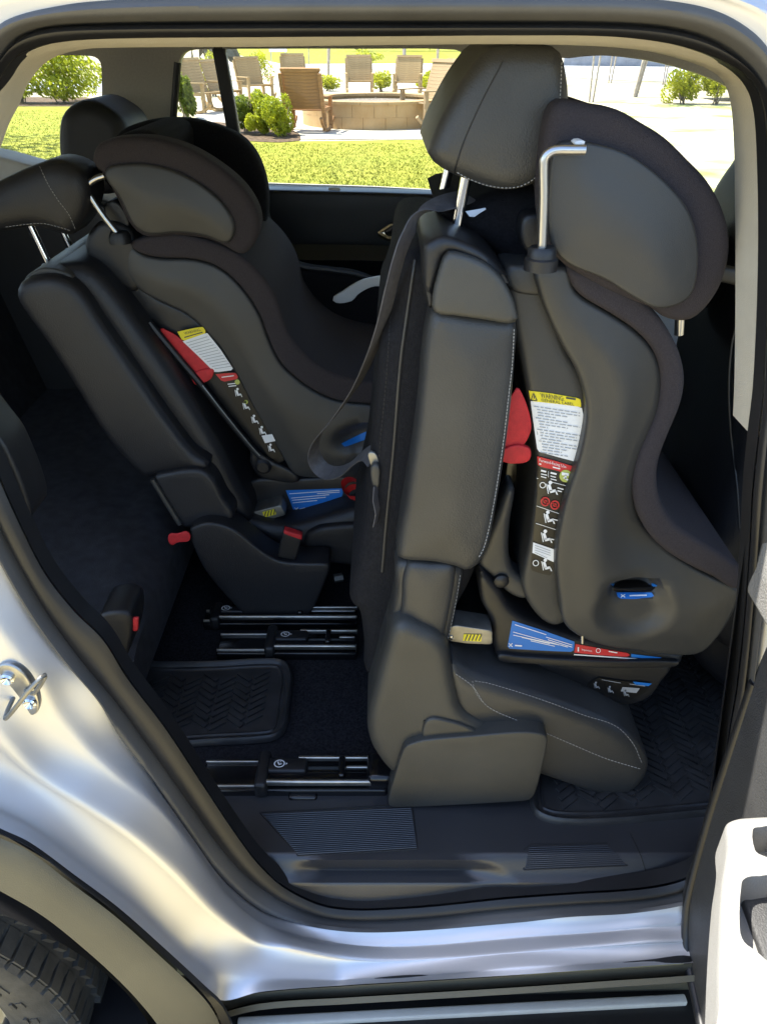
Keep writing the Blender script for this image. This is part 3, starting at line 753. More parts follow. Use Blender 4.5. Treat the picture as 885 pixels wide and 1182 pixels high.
puff('cap_collar', [(490, 284), (498, 277), (512, 272), (535, 279), (556, 289), (574, 305), (588, 324), (588, 334), (575, 322), (556, 306), (535, 297), (515, 292), (507, 312), (500, 335), (497, 358), (491, 345), (488, 320)], .888, 1.08, .010, M_black, ns, res=.008)

low_ = puff('lower_bolster', [(459, 650), (490, 650), (524, 651), (534, 660), (531, 680), (519, 735), (508, 760), (470, 762), (440, 760), (443, 735), (450, 714), (456, 680)], .905, 1.05, .012, M_leather, ns)
mid_ = puff('lower_pad', [(470, 653), (500, 651), (522, 652), (526, 660), (521, 695), (513, 735), (505, 765), (470, 765), (457, 745), (463, 700)], .896, .93, .010, M_leather, ns, bulge=.004, res=.010)
stitches('stitching', [(531, 664), (526, 695), (517, 738)], low_, ns, 2.4, 1.6, .8)
stitches('stitching', [(463, 655), (458, 690), (452, 718)], low_, ns, 2.4, 1.6, .5, material=M_rubber)
hinge = puff('hinge_cover', [(466, 718), (453, 724), (445, 745), (433, 790), (424, 828), (425, 850), (433, 869), (452, 892), (474, 899), (540, 886), (572, 870), (575, 855), (562, 839), (534, 820), (525, 793), (516, 749), (505, 735), (490, 727)], .872, 1.0, .018, M_plastic, ns, res=.009)
tube('cover_slot', [hit(hinge, 490, 831, .0002), hit(hinge, 489.5, 845, .0002), hit(hinge, 489, 857, .0002)], .0022, M_rubber_dk, hinge.o, 6)
puff('hinge_latch', [(492, 832), (520, 833), (545, 842), (552, 848), (553, 858), (520, 862), (492, 860)], .866, .92, .004, M_plastic, ns, res=.008)
shield = puff('side_shield', [(466, 864), (473, 859), (492, 854), (550, 849), (600, 845), (624, 847), (631, 851), (631, 860), (625, 888), (617, 916), (611, 923), (598, 925), (530, 929), (456, 932), (449, 930), (448, 922), (456, 893)], .858, .90, .003, M_plastic, ns, bulge=.001, res=.012)
# cushion
cush = puff('cushion', [(518, 764), (540, 776), (575, 789), (620, 803), (664, 818), (705, 836), (735, 856), (749, 880), (746, 897), (730, 915), (714, 924), (698, 921), (660, 908), (628, 897), (580, 880), (540, 850), (520, 810)], .885, 1.34, .022, M_leather, ns, res=.012)
stitches('stitching', [(526, 778), (545, 792), (562, 815), (600, 833), (664, 861), (700, 876), (740, 888)], cush, ns, 2.6, 1.6, .9)
stitches('stitching', [(548, 786), (565, 789), (620, 806), (675, 826), (710, 838), (730, 858), (740, 880)], cush, ns, 2.6, 1.8, .7)
stitches('stitching', [(545, 786), (549, 800), (558, 812)], cush, ns, 2.4, 1.8, .6)
# headrest and posts
hr = puff('headrest', [(494, 178), (498, 163), (506, 143), (530, 98), (551, 68), (562, 56), (577, 51), (605, 50), (634, 52), (648, 60), (655, 84), (658, 115), (655, 150), (645, 187), (628, 208), (606, 218), (585, 221), (566, 218), (546, 211), (523, 202), (504, 191)], .945, 1.20, .020, M_leather, ns, bulge=.003)
stitches('stitching', [(648, 72), (646, 112), (641, 160), (632, 188), (620, 203), (603, 214), (585, 217), (562, 214), (540, 206), (524, 197)], hr, ns, 2.8, 1.7, .9)
tube('headrest_seam', [hit(hr, *p, -.0004) for p in smooth([(524, 200), (529, 182), (537, 159), (557, 115), (581, 70)], 6, closed=False)], .0011, M_rubber_dk, hr.o, 6)
tube('headrest_post', [U(538, 205, .985), U(525, 272, .985)], .0068, M_chrome, ns)
tube('headrest_post', [U(518, 195, 1.14), U(507, 242, 1.14)], .0068, M_chrome, ns)
puff('post_guide', [(510, 268), (524, 264), (540, 268), (541, 276), (525, 279), (511, 275)], .965, 1.01, .004, M_black, ns, res=.008)
puff('seat_tag', [(537, 244), (560, 240), (564, 240), (552, 247), (544, 253)], .972, .9735, .0004, mat('tag_white', (.55, .60, .68), .6), ns, res=.01, corner=True)

# ================================================================== NEAR CHILD SEAT
GC = 'child car seats'
cs = thing('child_seat', 'grey and black child seat nearest the open door, upright on the tipped seat', 'child seat', (.3, 1.12, .76), GC)
b_out = [(655, 309), (676, 313), (697, 319), (734, 339), (761, 366), (780, 397), (788, 420), (790, 441), (785, 468), (771, 502), (761, 529), (758, 552), (763, 580), (778, 603), (802, 620), (836, 641), (856, 658)]
b_in = [(656, 318), (662, 332), (672, 343), (704, 362), (731, 380), (751, 400), (761, 420), (764, 444), (760, 475), (748, 505), (738, 529), (732, 559), (734, 583), (744, 610), (765, 634), (795, 653), (822, 666), (853, 681)]
shp = puff('shell', [(618, 309), (640, 308), (657, 310)]+b_in[1:]+[(851, 695), (838, 722), (820, 745), (808, 754), (788, 757), (740, 752), (687, 743), (652, 722), (645, 690), (641, 651), (644, 617), (653, 576), (668, 529), (676, 488), (675, 461), (666, 430), (649, 400), (632, 365), (621, 335)],
           .922, 1.00, .007, M_shell, cs, bulge=.009, res=.011,
           dents=[(*(lambda p: (p.x, p.z))(U(733, 681, .92)), .036, .017, -.05, .040, 2.), (*(lambda p: (p.x, p.z))(U(731, 703, .92)), .052, .046, -.1, .016, 4.), (*(lambda p: (p.x, p.z))(U(752, 622, .92)), .050, .075, .5, .018, 1.)])
bord = puff('fabric_border', b_out+b_in[::-1], .912, 1.30, .009, M_fabric, cs, res=.010, n=4)
panel = puff('label_panel', [(586, 309), (606, 308), (628, 310), (640, 350), (654, 402), (671, 430), (681, 461), (682, 490), (674, 529), (659, 576), (650, 617), (648, 690), (655, 714), (636, 722), (614, 704), (602, 678), (604, 655), (611, 620), (617, 569), (619, 536), (614, 495), (608, 454), (600, 410), (592, 370)], .944, 1.30, .010, M_shell, cs, res=.011)
puff('top_housing', [(584, 309), (600, 306), (654, 306), (658, 312), (656, 330), (640, 340), (600, 340), (586, 330)], .938, 1.28, .007, M_shell, cs, res=.010)
puff('seat_back', [(505, 246), (530, 238), (560, 226), (610, 216), (655, 212), (672, 260), (668, 320), (640, 330), (595, 318), (575, 295), (540, 270)], .99, 1.30, .03, M_blackfab, cs, res=.02)
puff('back_frame', [(596, 440), (614, 450), (622, 560), (612, 640), (618, 690), (590, 700), (562, 660), (575, 560), (588, 470)], 1.10, 1.28, .01, M_gloss, cs, res=.02)
puff('adjuster_box', [(603, 252), (622, 246), (640, 247), (640, 290), (606, 290)], .955, 1.0, .006, M_black, cs, res=.009)
arm_ = puff('recline_arm', [(588, 560), (594, 566), (589, 600), (587, 635), (592, 658), (607, 672), (611, 686), (604, 692), (585, 684), (566, 664), (552, 652), (560, 630), (575, 590)], .955, 1.0, .010, M_shell, cs, res=.009)
pk = hit(arm_, 578, 669, 0); lathe('arm_pivot', [(pk.y+.01, .012), (pk.y-.006, .0115), (pk.y-.009, .008), (pk.y-.009, 0)], M_black, cs, 24, (pk.x, 0, pk.z))
# headrest wings
w_out = [(634, 132), (646, 117), (662, 117), (687, 122), (714, 127), (741, 142), (768, 159), (795, 185), (819, 211), (836, 244), (843, 278), (839, 312), (826, 342), (805, 366), (788, 372), (768, 368), (752, 357), (720, 345), (680, 325), (645, 300), (628, 270), (624, 200)]
wing = puff('headrest_wing', w_out, .905, .965, .014, M_fabric, cs, bulge=.006, res=.011)
w_in = [(640, 172), (653, 163), (687, 166), (721, 176), (748, 193), (775, 217), (795, 244), (805, 278), (805, 312), (799, 338), (785, 351), (758, 356), (731, 343), (697, 322), (655, 304), (636, 280), (633, 225)]
wpl = puff('wing_insert', w_in, .892, .93, .004, M_shell, cs, bulge=.008, res=.012)
puff('headrest_wing', w_out, 1.27, 1.34, .022, M_blackfab, cs, res=.02)
puff('headrest_back', [(634, 132), (662, 119), (690, 126), (700, 200), (690, 320), (645, 300), (628, 270), (624, 200)], .95, 1.30, .02, M_blackfab, cs, res=.02)
puff('wing_clip', [(662, 165), (668, 162), (675, 163), (675, 167), (664, 168)], .878, .90, .002, M_white, wing.o, res=.005)
rod = [(675, 173), (660, 173), (645, 173), (636, 175), (629, 181), (627, 190), (627, 230), (625, 288)]
tube('steel_rod', [U(p[0], p[1], .872) for p in smooth(rod, 6, closed=False)], .0050, M_satin, cs, 16)
pb = U(625, 292, .874)
def lathez(name, prof, material, parent, c, n=36):
    return loft(name, [[Vector((c[0]+r_*math.cos(a), c[1]+r_*math.sin(a), c[2]+z)) for a in np.linspace(0, 2*math.pi, n, endpoint=False)] for z, r_ in prof], material, parent, closed=True)
lathez('rod_grommet', [(-.018, .0185), (-.006, .0185), (-.004, .016), (.004, .0155), (.007, .013), (.007, .004)], M_black, cs, pb)
tube('headrest_rod', [U(784, 366, .95), U(783, 386, .95)], .006, M_satin, cs, 10)
v = []; f = []
for k in range(7): add_tube(v, f, [U(622, 196+k*12, .935), U(620.5, 202+k*12, .935), U(622, 208+k*12, .935)], .0018, 5)
mesh_obj('rod_cord', v, f, M_rubber_dk, cs)
# red strap
rs = puff('red_strap', [(596, 448), (603, 456), (611, 478), (613, 494), (610, 504), (604, 514), (596, 520), (580, 522), (582, 480)], .948, .952, .0012, M_red, cs, res=.006, bulge=.001)
puff('red_strap', [(578, 522), (594, 514), (610, 517), (613, 522), (611, 531), (602, 535), (580, 533)], .943, .952, .002, M_red, cs, res=.007)
# warning label
L = 'label'
wl = decal('warning_label', [(612, 463), (640, 466), (671, 470), (673, 480), (674, 495), (672, 515), (668, 534), (645, 528), (620, 521), (617, 500)], panel, M_white, cs)
decal('warning_header', [(610, 451), (635, 454), (669, 460), (671, 470), (640, 466), (612, 463)], panel, M_yellow, wl)
k = Ink(panel, .0022)
k.text('WARNING:', (623, 453.6), (650, 457.5), (624, 459.2)); k.text('GENERAL LABEL', (624, 460), (662, 465.2), (624.5, 463.4))
k.line((653, 459.2), (664, 461), 2)
k.line((612.5, 462), (615.5, 454), .9); k.line((615.5, 454), (619.5, 462.6), .9); k.line((612.5, 462), (619.5, 462.6), .9); k.line((616, 457), (616.2, 460.5), 1)
k.build('warning_print', M_ink, wl)
k = Ink(panel, .0022); random.seed(3)
for i in range(17):
    y = 469+i*3.25; a = 616+i*.45+(3 if i % 4 else 0); b = random.choice((667, 669, 665, 655)) if i % 4 != 3 else random.randint(632, 655)
    x = a
    while x < b:
        wln = random.uniform(3, 8); e = min(x+wln, b)
        k.line((x, y+(x-616)*.15), (e, y+(e-616)*.15), .95); x = e+1.3
k.build('warning_text', M_inkgrey, wl)
rl = decal('instruction_label', [(619, 526), (642, 532), (665, 539), (664, 551), (655, 575), (648, 600), (640, 640), (636, 665), (624, 662), (612, 658), (617, 600), (620, 570)], panel, M_labblk, cs)
decal('red_header', [(619.5, 526.6), (642, 532.5), (664.6, 539.4), (663.5, 551), (642, 543), (620.5, 538)], panel, M_redlab, rl, eps=.0018)
k = Ink(panel, .0026)
k.text('Forward-Facing Use', (622, 529.2), (653, 537), (622, 533.6)); k.line((622, 535.4), (646, 541.2), 1.3)
for (x, y, kk) in ((636, 563, 1.15), (633, 597, 1.1), (630, 619, 1.1), (630, 652, 1.05)): k.pict((x, y), kk)
k.ring((626, 560), 3.6, .9); k.ring((618, 650), 3.6, .9)
k.line((643, 563), (650, 565), 1.2); k.line((643, 566.4), (648, 567.6), 1.2); k.line((637, 599), (644, 601), 1.2); k.line((634, 622), (639, 623), 1.2)
k.line((624, 543), (630, 544.6), 2); k.line((635, 545.6), (642, 547.4), 2); k.line((624, 547), (631, 548.6), 1.1); k.line((635, 549.4), (641, 551), 1.1); k.line((624, 550), (630, 551.6), 1.1); k.line((635, 552.6), (642, 554.4), 1.1)
for a, b in (((619, 552), (658, 562)), ((619, 584), (648, 594)), ((618, 604), (643, 612))): k.line(a, b, .6)
k.line((632.5, 544), (632.5, 551), .5)
k.build('label_print', M_white, rl)
k = Ink(panel, .0026); k.ring((629, 579), 5.4, 1.6); k.ring((640, 583), 5.4, 1.6); k.line((625.5, 575.5), (632.5, 582.5), 1.1); k.line((636.5, 579.5), (643.5, 586.5), 1.1)
k.disc((629, 579), 2.2); k.disc((640, 583), 2.2); k.build('label_print_red', M_redlab, rl)
k = Ink(panel, .0026); k.disc((652.5, 549.5), 7.2, 20); k.build('label_badge', M_green, rl)
k = Ink(panel, .0032); k.poly([(648, 545), (656, 546.4), (656, 549.5), (648, 548.5)]); k.line((650, 551), (655, 554), 2); k.line((652.5, 548), (652.5, 553), 2)
k.poly([(615, 626), (640, 634.5), (639, 649), (614, 638)]); k.build('label_note', M_white, rl)
k = Ink(panel, .0038)
for i in range(4): k.line((617, 629.5+i*2.7), (635-(4 if i == 3 else 0), 635.8+i*2.7), .6)
k.build('note_text', M_inkgrey, rl)
# belt opening, blue tags
bl_ = decal('blue_tag', [(711, 684), (752, 684), (755, 689), (730, 691.5), (713, 691)], shp, M_blue, cs, eps=.0015)
decal('blue_tag', [(704, 674), (752, 673), (760, 677), (706, 677)], shp, M_blue, cs, eps=.0015)
k = Ink(shp, .0022); k.line((726, 687.6), (746, 687), 1.5); k.line((716, 686), (721, 689.5), 1); k.line((721, 686), (716, 689.5), 1); k.build('blue_tag_print', M_white, bl_)
v = []; f = []; hp = hit(shp, 732, 680, .0005)
puff('belt_slot', [(703, 678), (715, 679), (750, 678), (762, 678), (758, 682), (720, 683), (706, 682)], hp.y-.003, hp.y+.02, .002, M_gloss, cs, res=.007)
tube('shell_pin', [U(672, 731, .925), U(672, 742, .925)], .0028, M_steel, cs, 8)
# base
base = puff('base', [(553, 655), (560, 662), (575, 678), (592, 704), (628, 724), (700, 742), (788, 756), (784, 766), (768, 770), (680, 768), (590, 764), (576, 762), (570, 748), (566, 716), (554, 692)], .945, 1.30, .010, M_black, cs, res=.012)
puff('base_flange', [(575, 756), (600, 758), (700, 763), (784, 764), (778, 770), (700, 771), (600, 766), (576, 763)], .936, 1.31, .003, M_black, cs, res=.008)
puff('base_foot', [(618, 764), (700, 766), (774, 768), (764, 786), (748, 806), (722, 814), (690, 804), (660, 790), (630, 776)], .962, 1.28, .010, M_black, cs, res=.012)
bl2 = decal('blue_label', [(591, 716.5), (627, 728), (663, 741), (661.5, 752.5), (625, 751), (585, 748.5)], base, M_blue, cs)
k = Ink(base, .0022)
for (a, b) in (((594, 721), (630, 732.5)), ((592, 729.5), (655, 747)), ((592, 733), (645, 744.6)), ((612, 739.6), (640, 746)), ((630, 735.4), (660, 744.6)), ((632, 738.4), (660, 747)), ((602, 735.8), (634, 743))): k.line(a, b, .8)
k.line((587, 742.6), (591, 746.6), 1); k.line((591, 742.6), (587, 746.6), 1); k.line((594, 745), (602, 745.6), 1.6)
k.build('label_print', M_white, bl2)
rl2 = decal('red_label', [(664, 743.5), (695, 749), (727, 754.5), (726, 758.4), (695, 756.6), (662.5, 753.5)], base, M_redlab, cs)
k = Ink(base, .0022); k.text('Important', (671, 748.6), (683, 750.4), (671, 751.4)); k.ring((690, 751), 2.8, .7); k.line((702, 751.8), (712, 753.6), 1.1); k.line((662, 755.6), (735, 760.6), 1.2); k.line((667, 747), (667, 752), 1.5)
k.build('label_print', M_white, rl2)
bt = decal('blue_label', [(728, 754.8), (745, 757), (763, 759), (762, 760.6), (745, 760), (727, 758.6)], base, M_blue, cs)
k = Ink(base, .0018); k.poly([(737, 760.8), (742, 760.4), (758, 761.4), (754, 766.4), (738, 765.6)]); k.build('label_note', M_inkgrey, bt)
fl = decal('foot_label', [(690, 782), (718, 786), (752, 789), (744, 799), (726, 808), (700, 802), (676, 791)], 0.9605, M_labblk, cs)
k = Ink(.9605, .0022); k.ring((690, 790), 0.1, .05)
for x, y in ((688, 791), (704, 796), (722, 800)): k.pict((x, y), .6)
k.poly([(718, 793), (738, 794.5), (734, 800), (716, 798)]); k.line((726, 789.5), (744, 792), .8); k.line((694, 784.5), (716, 788.5), .6)
k.build('label_print', M_inkgrey, fl)
k = Ink(.9605, .0022); k.poly([(730, 786.8), (752, 789), (748, 792), (733, 790.5)]); k.build('label_blue', M_blue, fl)
# latch bar
lb = puff('latch_bar', [(517, 740), (520, 723), (527, 722), (568, 728), (568, 744), (540, 743)], .925, .965, .0012, M_bar, cs, res=.007, corner=True)
k = Ink(lb, .0010); k.poly([(535, 732), (556, 732.6), (555, 740.6), (534, 739.6)]); hl = k.build('hatch_label', M_yellow, lb.o)
k = Ink(lb, .0016)
for i in range(5): k.line((536.5+i*4, 739.6), (539.5+i*4, 732.6), 1.3)
k.build('hatch_stripes', M_ink, lb.o)
pr = hit(lb, 520.5, 735.5, 0); lathe('rivet', [(pr.y+.002, .004), (pr.y-.002, .0036), (pr.y-.003, 0)], M_chrome, lb.o, 12, (pr.x, 0, pr.z))

# ================================================================== FAR BENCH
fb = thing('bench_seat', 'black leather rear bench seat further inside behind the open gap', 'car seat', (-.3, 1.8, .57))
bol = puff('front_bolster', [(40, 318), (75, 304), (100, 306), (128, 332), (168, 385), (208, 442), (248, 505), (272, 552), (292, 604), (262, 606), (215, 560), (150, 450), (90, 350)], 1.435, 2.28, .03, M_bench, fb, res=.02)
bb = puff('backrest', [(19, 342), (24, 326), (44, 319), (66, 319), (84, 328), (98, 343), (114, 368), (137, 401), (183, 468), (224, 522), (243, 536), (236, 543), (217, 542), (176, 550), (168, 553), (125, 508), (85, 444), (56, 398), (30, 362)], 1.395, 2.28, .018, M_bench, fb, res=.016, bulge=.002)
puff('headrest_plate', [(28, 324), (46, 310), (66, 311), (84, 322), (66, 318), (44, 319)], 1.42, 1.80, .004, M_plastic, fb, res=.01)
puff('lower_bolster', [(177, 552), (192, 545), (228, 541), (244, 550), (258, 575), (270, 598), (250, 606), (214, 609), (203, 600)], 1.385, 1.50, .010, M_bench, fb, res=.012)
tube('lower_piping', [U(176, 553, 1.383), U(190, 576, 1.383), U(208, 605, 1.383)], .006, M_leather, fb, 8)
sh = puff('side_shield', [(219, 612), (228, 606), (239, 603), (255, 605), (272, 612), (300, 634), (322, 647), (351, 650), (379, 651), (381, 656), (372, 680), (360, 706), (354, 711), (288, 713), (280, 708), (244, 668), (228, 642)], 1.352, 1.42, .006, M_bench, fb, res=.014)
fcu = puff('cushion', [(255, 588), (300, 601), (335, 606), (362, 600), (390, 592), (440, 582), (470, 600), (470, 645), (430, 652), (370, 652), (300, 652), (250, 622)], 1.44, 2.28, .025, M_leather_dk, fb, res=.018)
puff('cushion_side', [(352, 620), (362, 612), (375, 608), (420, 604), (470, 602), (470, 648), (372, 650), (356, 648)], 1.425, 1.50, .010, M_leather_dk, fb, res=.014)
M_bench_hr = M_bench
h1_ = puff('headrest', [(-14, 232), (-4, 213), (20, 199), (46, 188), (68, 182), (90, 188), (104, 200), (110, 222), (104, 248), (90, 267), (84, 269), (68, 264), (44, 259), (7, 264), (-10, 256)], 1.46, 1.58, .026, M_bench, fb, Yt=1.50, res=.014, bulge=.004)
stitches('stitching', [(46, 192), (56, 213), (68, 232), (80, 248), (87, 264)], h1_, fb, 2.6, 1.8, .8)
stitches('stitching', [(7, 262), (30, 259), (50, 258), (68, 262), (84, 267)], h1_, fb, 2.6, 1.8, .8)
tube('headrest_post', [U(34, 258, 1.50), U(58, 308, 1.50)], .0068, M_chrome, fb)
tube('headrest_post', [U(70, 262, 1.70), U(84, 290, 1.70)], .0068, M_chrome, fb)
lathez('post_guide', [(-.004, .016), (.004, .014), (.004, .006)], M_black, fb, U(58, 307, 1.50), 20)
lathez('post_guide', [(-.004, .016), (.004, .014), (.004, .006)], M_black, fb, U(84, 289, 1.70), 20)
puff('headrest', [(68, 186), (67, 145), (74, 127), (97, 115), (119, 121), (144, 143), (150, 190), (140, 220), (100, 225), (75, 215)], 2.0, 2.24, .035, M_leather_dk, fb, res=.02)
rt_ = puff('pull_tag', [(195, 617), (205, 616), (217, 614), (219, 624), (206, 626), (197, 629)], 1.345, 1.349, .0015, M_red, fb, res=.008)
bk = puff('buckle', [(327, 613), (349, 620), (346, 632), (341, 647), (320, 643), (323, 628)], 1.36, 1.39, .004, M_black, fb, res=.008, corner=True)
puff('buckle_button', [(328, 612), (349, 618.5), (348, 623.5), (327, 616)], 1.357, 1.375, .002, M_red, bk.o, res=.008, corner=True)

# third row, in the dark behind
tr = thing('third_row_seat', 'dark cloth third row seat at left behind the bench', 'car seat', (-.9, 1.3, .6))
M_third = mat('navy_cloth', (.024, .025, .030), .85, var=.35, vscale=40, bump=.6, bscale=400)
gx_, gy_ = np.meshgrid(np.linspace(-1.03, -.45, 40), np.linspace(1.0, 2.2, 50)); rg = np.random.RandomState(9)
wv_ = sum(.006/(k_+1)*np.sin(gx_*rg.uniform(6, 22)*(k_+1)+gy_*rg.uniform(4, 18)*(k_+1)+rg.uniform(0, 6)) for k_ in range(4))
top_ = .800+wv_-.05*np.clip((gx_+.53)/.08, 0, 1)**2-.05*np.clip((1.08-gy_)/.08, 0, 1)**2
v = [(a_, b_, c_) for a_, b_, c_ in zip(gx_.ravel(), gy_.ravel(), top_.ravel())]; f = [(i*40+j, i*40+j+1, (i+1)*40+j+1, (i+1)*40+j) for i in range(49) for j in range(39)]
edge_ = [j for j in range(40)]+[i*40+39 for i in range(1, 50)]+[49*40+j for j in range(38, -1, -1)]+[i*40 for i in range(48, 0, -1)]
b_ = len(v); v += [(v[e][0], v[e][1], .66) for e in edge_]
f += [(edge_[i], edge_[(i+1) % len(edge_)], b_+(i+1) % len(edge_), b_+i) for i in range(len(edge_))]+[tuple(range(b_, b_+len(edge_)))]
mesh_obj('cushion', v, f, M_third, tr)
rbox('backrest', (-1.13, 1.60, 1.02), (.16, 1.20, .60), M_third, tr, .05, 4, M=Matrix.Rotation(-.22, 3, 'Y'))



puff('latch_box', [(114, 712), (124, 706), (146, 706), (153, 714), (151, 745), (140, 764), (122, 758), (114, 735)], .98, 1.06, .008, M_black, tr, res=.01)
puff('pull_tag', [(153.5, 713), (160, 713), (159.5, 728), (153.5, 729)], .985, .99, .0015, M_red, tr, res=.006, corner=True)
puff('side_trim', [(-70, 430), (-8, 495), (10, 520), (37, 592), (28, 604), (14, 600), (-8, 555), (-60, 480)], .80, .86, .006, M_black, car, res=.012)

# ================================================================== FAR CHILD SEAT
cf = thing('child_seat', 'grey and black child seat strapped on the far bench, left of the tipped seat', 'child seat', (-.15, 1.7, .75), GC)
fo = [(149, 281), (162, 275), (176, 271), (200, 269), (217, 271), (251, 281), (278, 295), (300, 315), (317, 339), (326, 364), (333, 384), (351, 407), (374, 425), (404, 436), (440, 442), (470, 446)]
fi = [(470, 470), (430, 467), (392, 463), (368, 454), (345, 439), (324, 419), (309, 389), (300, 364), (278, 331), (251, 308), (220, 299), (186, 298), (163, 293), (152, 286)]
fsh = puff('shell', [(150, 283)]+[(163, 293), (186, 298), (220, 299), (251, 308), (278, 331), (300, 364), (309, 389), (324, 419), (345, 439), (368, 454), (392, 463), (430, 467), (470, 470)]+[(470, 545), (430, 552), (392, 552), (350, 551), (338, 546), (326, 528), (309, 504), (295, 478), (280, 448), (270, 428), (256, 404), (244, 390), (217, 364), (180, 346), (160, 334), (146, 316)], 1.50, 1.58, .007, M_shell, cf, bulge=.008, res=.014,
    dents=[(*(lambda p: (p.x, p.z))(U(415, 503, 1.5)), .05, .022, .25, .03, 2.)])
puff('fabric_border', fo+fi, 1.488, 1.88, .010, M_fabric, cf, res=.013, n=4)
puff('top_housing', [(98, 284), (103, 268), (118, 255), (148, 262), (158, 285), (160, 335), (130, 325), (104, 300)], 1.50, 1.84, .012, M_black, cf, res=.016)
fpan = puff('label_panel', [(140, 320), (180, 344), (217, 362), (246, 388), (260, 404), (274, 428), (299, 478), (322, 520), (330, 530), (320, 536), (302, 526), (284, 503), (255, 468), (225, 428), (190, 385), (150, 345)], 1.512, 1.84, .006, M_black, cf, res=.014)
tube('frame_rail', [U(p[0], p[1], 1.495) for p in smooth([(172, 372), (205, 412), (234, 446), (262, 482), (290, 516), (300, 526), (316, 536)], 5, closed=False)], .0075, M_black, cf, 8)
tube('rail_trim', [U(p[0], p[1], 1.487) for p in smooth([(234, 445), (262, 481), (290, 515), (300, 526)], 5, closed=False)], .0014, M_steel, cf, 6)
lathe('recline_knob', [(1.50, .018), (1.488, .018), (1.482, .012), (1.482, 0)], M_black, cf, 24, (U(304, 538, 1.49).x, 0, U(304, 538, 1.49).z))
puff('recline_arm', [(290, 520), (310, 530), (340, 545), (346, 556), (320, 556), (296, 548)], 1.505, 1.6, .008, M_black, cf, res=.012)
fwo = [(107, 178), (114, 166), (136, 159), (176, 159), (217, 171), (254, 193), (281, 217), (297, 244), (299, 268), (289, 288), (278, 294), (258, 284), (237, 276), (205, 272), (170, 274), (152, 262), (134, 228), (118, 200), (108, 190)]
fw = puff('headrest_wing', fwo, 1.475, 1.54, .014, M_fabric, cf, bulge=.006, res=.014)
fwi = [(121, 198), (149, 189), (180, 191), (217, 204), (251, 228), (268, 251), (271, 268), (262, 281), (237, 273), (205, 269), (172, 271), (154, 260), (138, 228)]
fin = puff('wing_insert', fwi, 1.463, 1.50, .006, M_shell, cf, bulge=.008, res=.014)
puff('headrest_wing', [(128, 175), (136, 153), (168, 140), (203, 137), (237, 142), (271, 155), (290, 172), (302, 196), (308, 225), (305, 262), (290, 280), (220, 270), (150, 240)], 1.80, 1.88, .025, M_blackfab, cf, res=.02)
puff('headrest_back', [(108, 185), (128, 162), (160, 150), (185, 160), (190, 200), (205, 260), (170, 272), (140, 235)], 1.53, 1.82, .02, M_blackfab, cf, res=.02)
puff('seat_pad', [(170, 270), (250, 282), (300, 315), (330, 375), (355, 412), (400, 440), (470, 452), (470, 540), (340, 540), (280, 440), (200, 350)], 1.56, 1.86, .02, M_blackfab, cf, res=.024)
ffs = puff('shell_far_side', [(292, 232), (304, 238), (312, 262), (325, 290), (345, 307), (380, 313), (410, 317), (440, 330), (470, 350), (470, 480), (340, 470), (300, 400), (280, 300)], 1.86, 1.93, .02, M_blackfab, cf, res=.018)
tube('edge_piping', [U(p[0], p[1], 1.865) for p in smooth([(304, 238), (312, 262), (325, 290), (345, 307), (380, 312), (412, 317), (424, 321)], 5, closed=False)], .0045, M_rubber, cf, 8)
puff('white_trim', [(384, 347), (396, 336), (414, 325), (432, 320), (446, 320), (448, 329), (430, 331), (414, 339), (405, 348)], 1.835, 1.845, .0015, M_white, cf, res=.012)
frod = [(121, 203), (112, 206), (104, 211), (100, 217), (103, 224), (118, 247), (136, 270)]
tube('steel_rod', [U(p[0], p[1], 1.485) for p in smooth(frod, 6, closed=False)], .0055, M_satin, cf, 14)
gp = U(138, 270, 1.49); lathez('rod_grommet', [(-.016, .020), (-.004, .020), (.004, .016), (.006, .005)], M_black, cf, gp, 28)
puff('adjuster_box', [(120, 238), (134, 232), (150, 258), (140, 268), (128, 262)], 1.51, 1.56, .005, M_black, cf, res=.01)
fs_ = puff('red_strap', [(185, 380), (196, 383), (206, 389), (222, 403), (237, 418), (246, 429), (243, 437), (228, 434), (215, 422), (198, 398)], 1.500, 1.504, .0015, M_red, cf, res=.009)
puff('red_strap', [(222, 432), (246, 426), (246, 433), (243, 438), (232, 443), (225, 444)], 1.496, 1.504, .0018, M_red, cf, res=.008)
fwl = decal('warning_label', [(211, 394), (225, 389), (239, 384), (255, 404), (270, 427), (259, 428.5), (248, 430), (230, 412)], 1.500, M_white, cf)
fh = decal('warning_header', [(205, 383), (220, 379.5), (234, 377), (239, 384), (225, 389), (211, 394)], 1.4995, M_yellow, fwl)
k = Ink(1.500, .0022); k.text('WARNING', (212, 383.5), (230, 379), (214, 386.5)); k.line((213, 389.5), (234, 383.4), 1.2); k.build('warning_print', M_ink, fwl)
k = Ink(1.500, .0022)
for i in range(12): k.line((215+i*3., 396+i*2.7), (239.5+i*2.5, 388.6+i*3.1), .6)
k.build('warning_text', M_inkgrey, fwl)
fil = decal('instruction_label', [(248, 431), (260, 430), (272, 429.5), (290, 465), (310, 500), (327, 528), (312, 530), (290, 495), (268, 462)], 1.4995, M_labblk, cf)
decal('red_header', [(249, 432), (272, 430), (276, 437), (257, 441)], 1.4995, M_redlab, fil, eps=.0018)
k = Ink(1.4995, .0026)
k.line((256, 435.5), (270, 433.6), 1.1)
for (x, y) in ((275, 453), (284, 468), (294, 484), (303, 497)): k.pict((x, y), .75)
k.line((263, 443.5), (272, 442.5), 1.1); k.line((264, 446), (273, 445), 1.1); k.poly([(302, 503), (314, 501), (318, 509), (306, 511.6)]); k.pict((313, 517), .7)
k.build('label_print', M_white, fil)
k = Ink(1.4995, .0026); k.disc((274, 441), 3, 12); k.disc((284, 464), 2.4, 10); k.build('label_badge', M_green, fil)
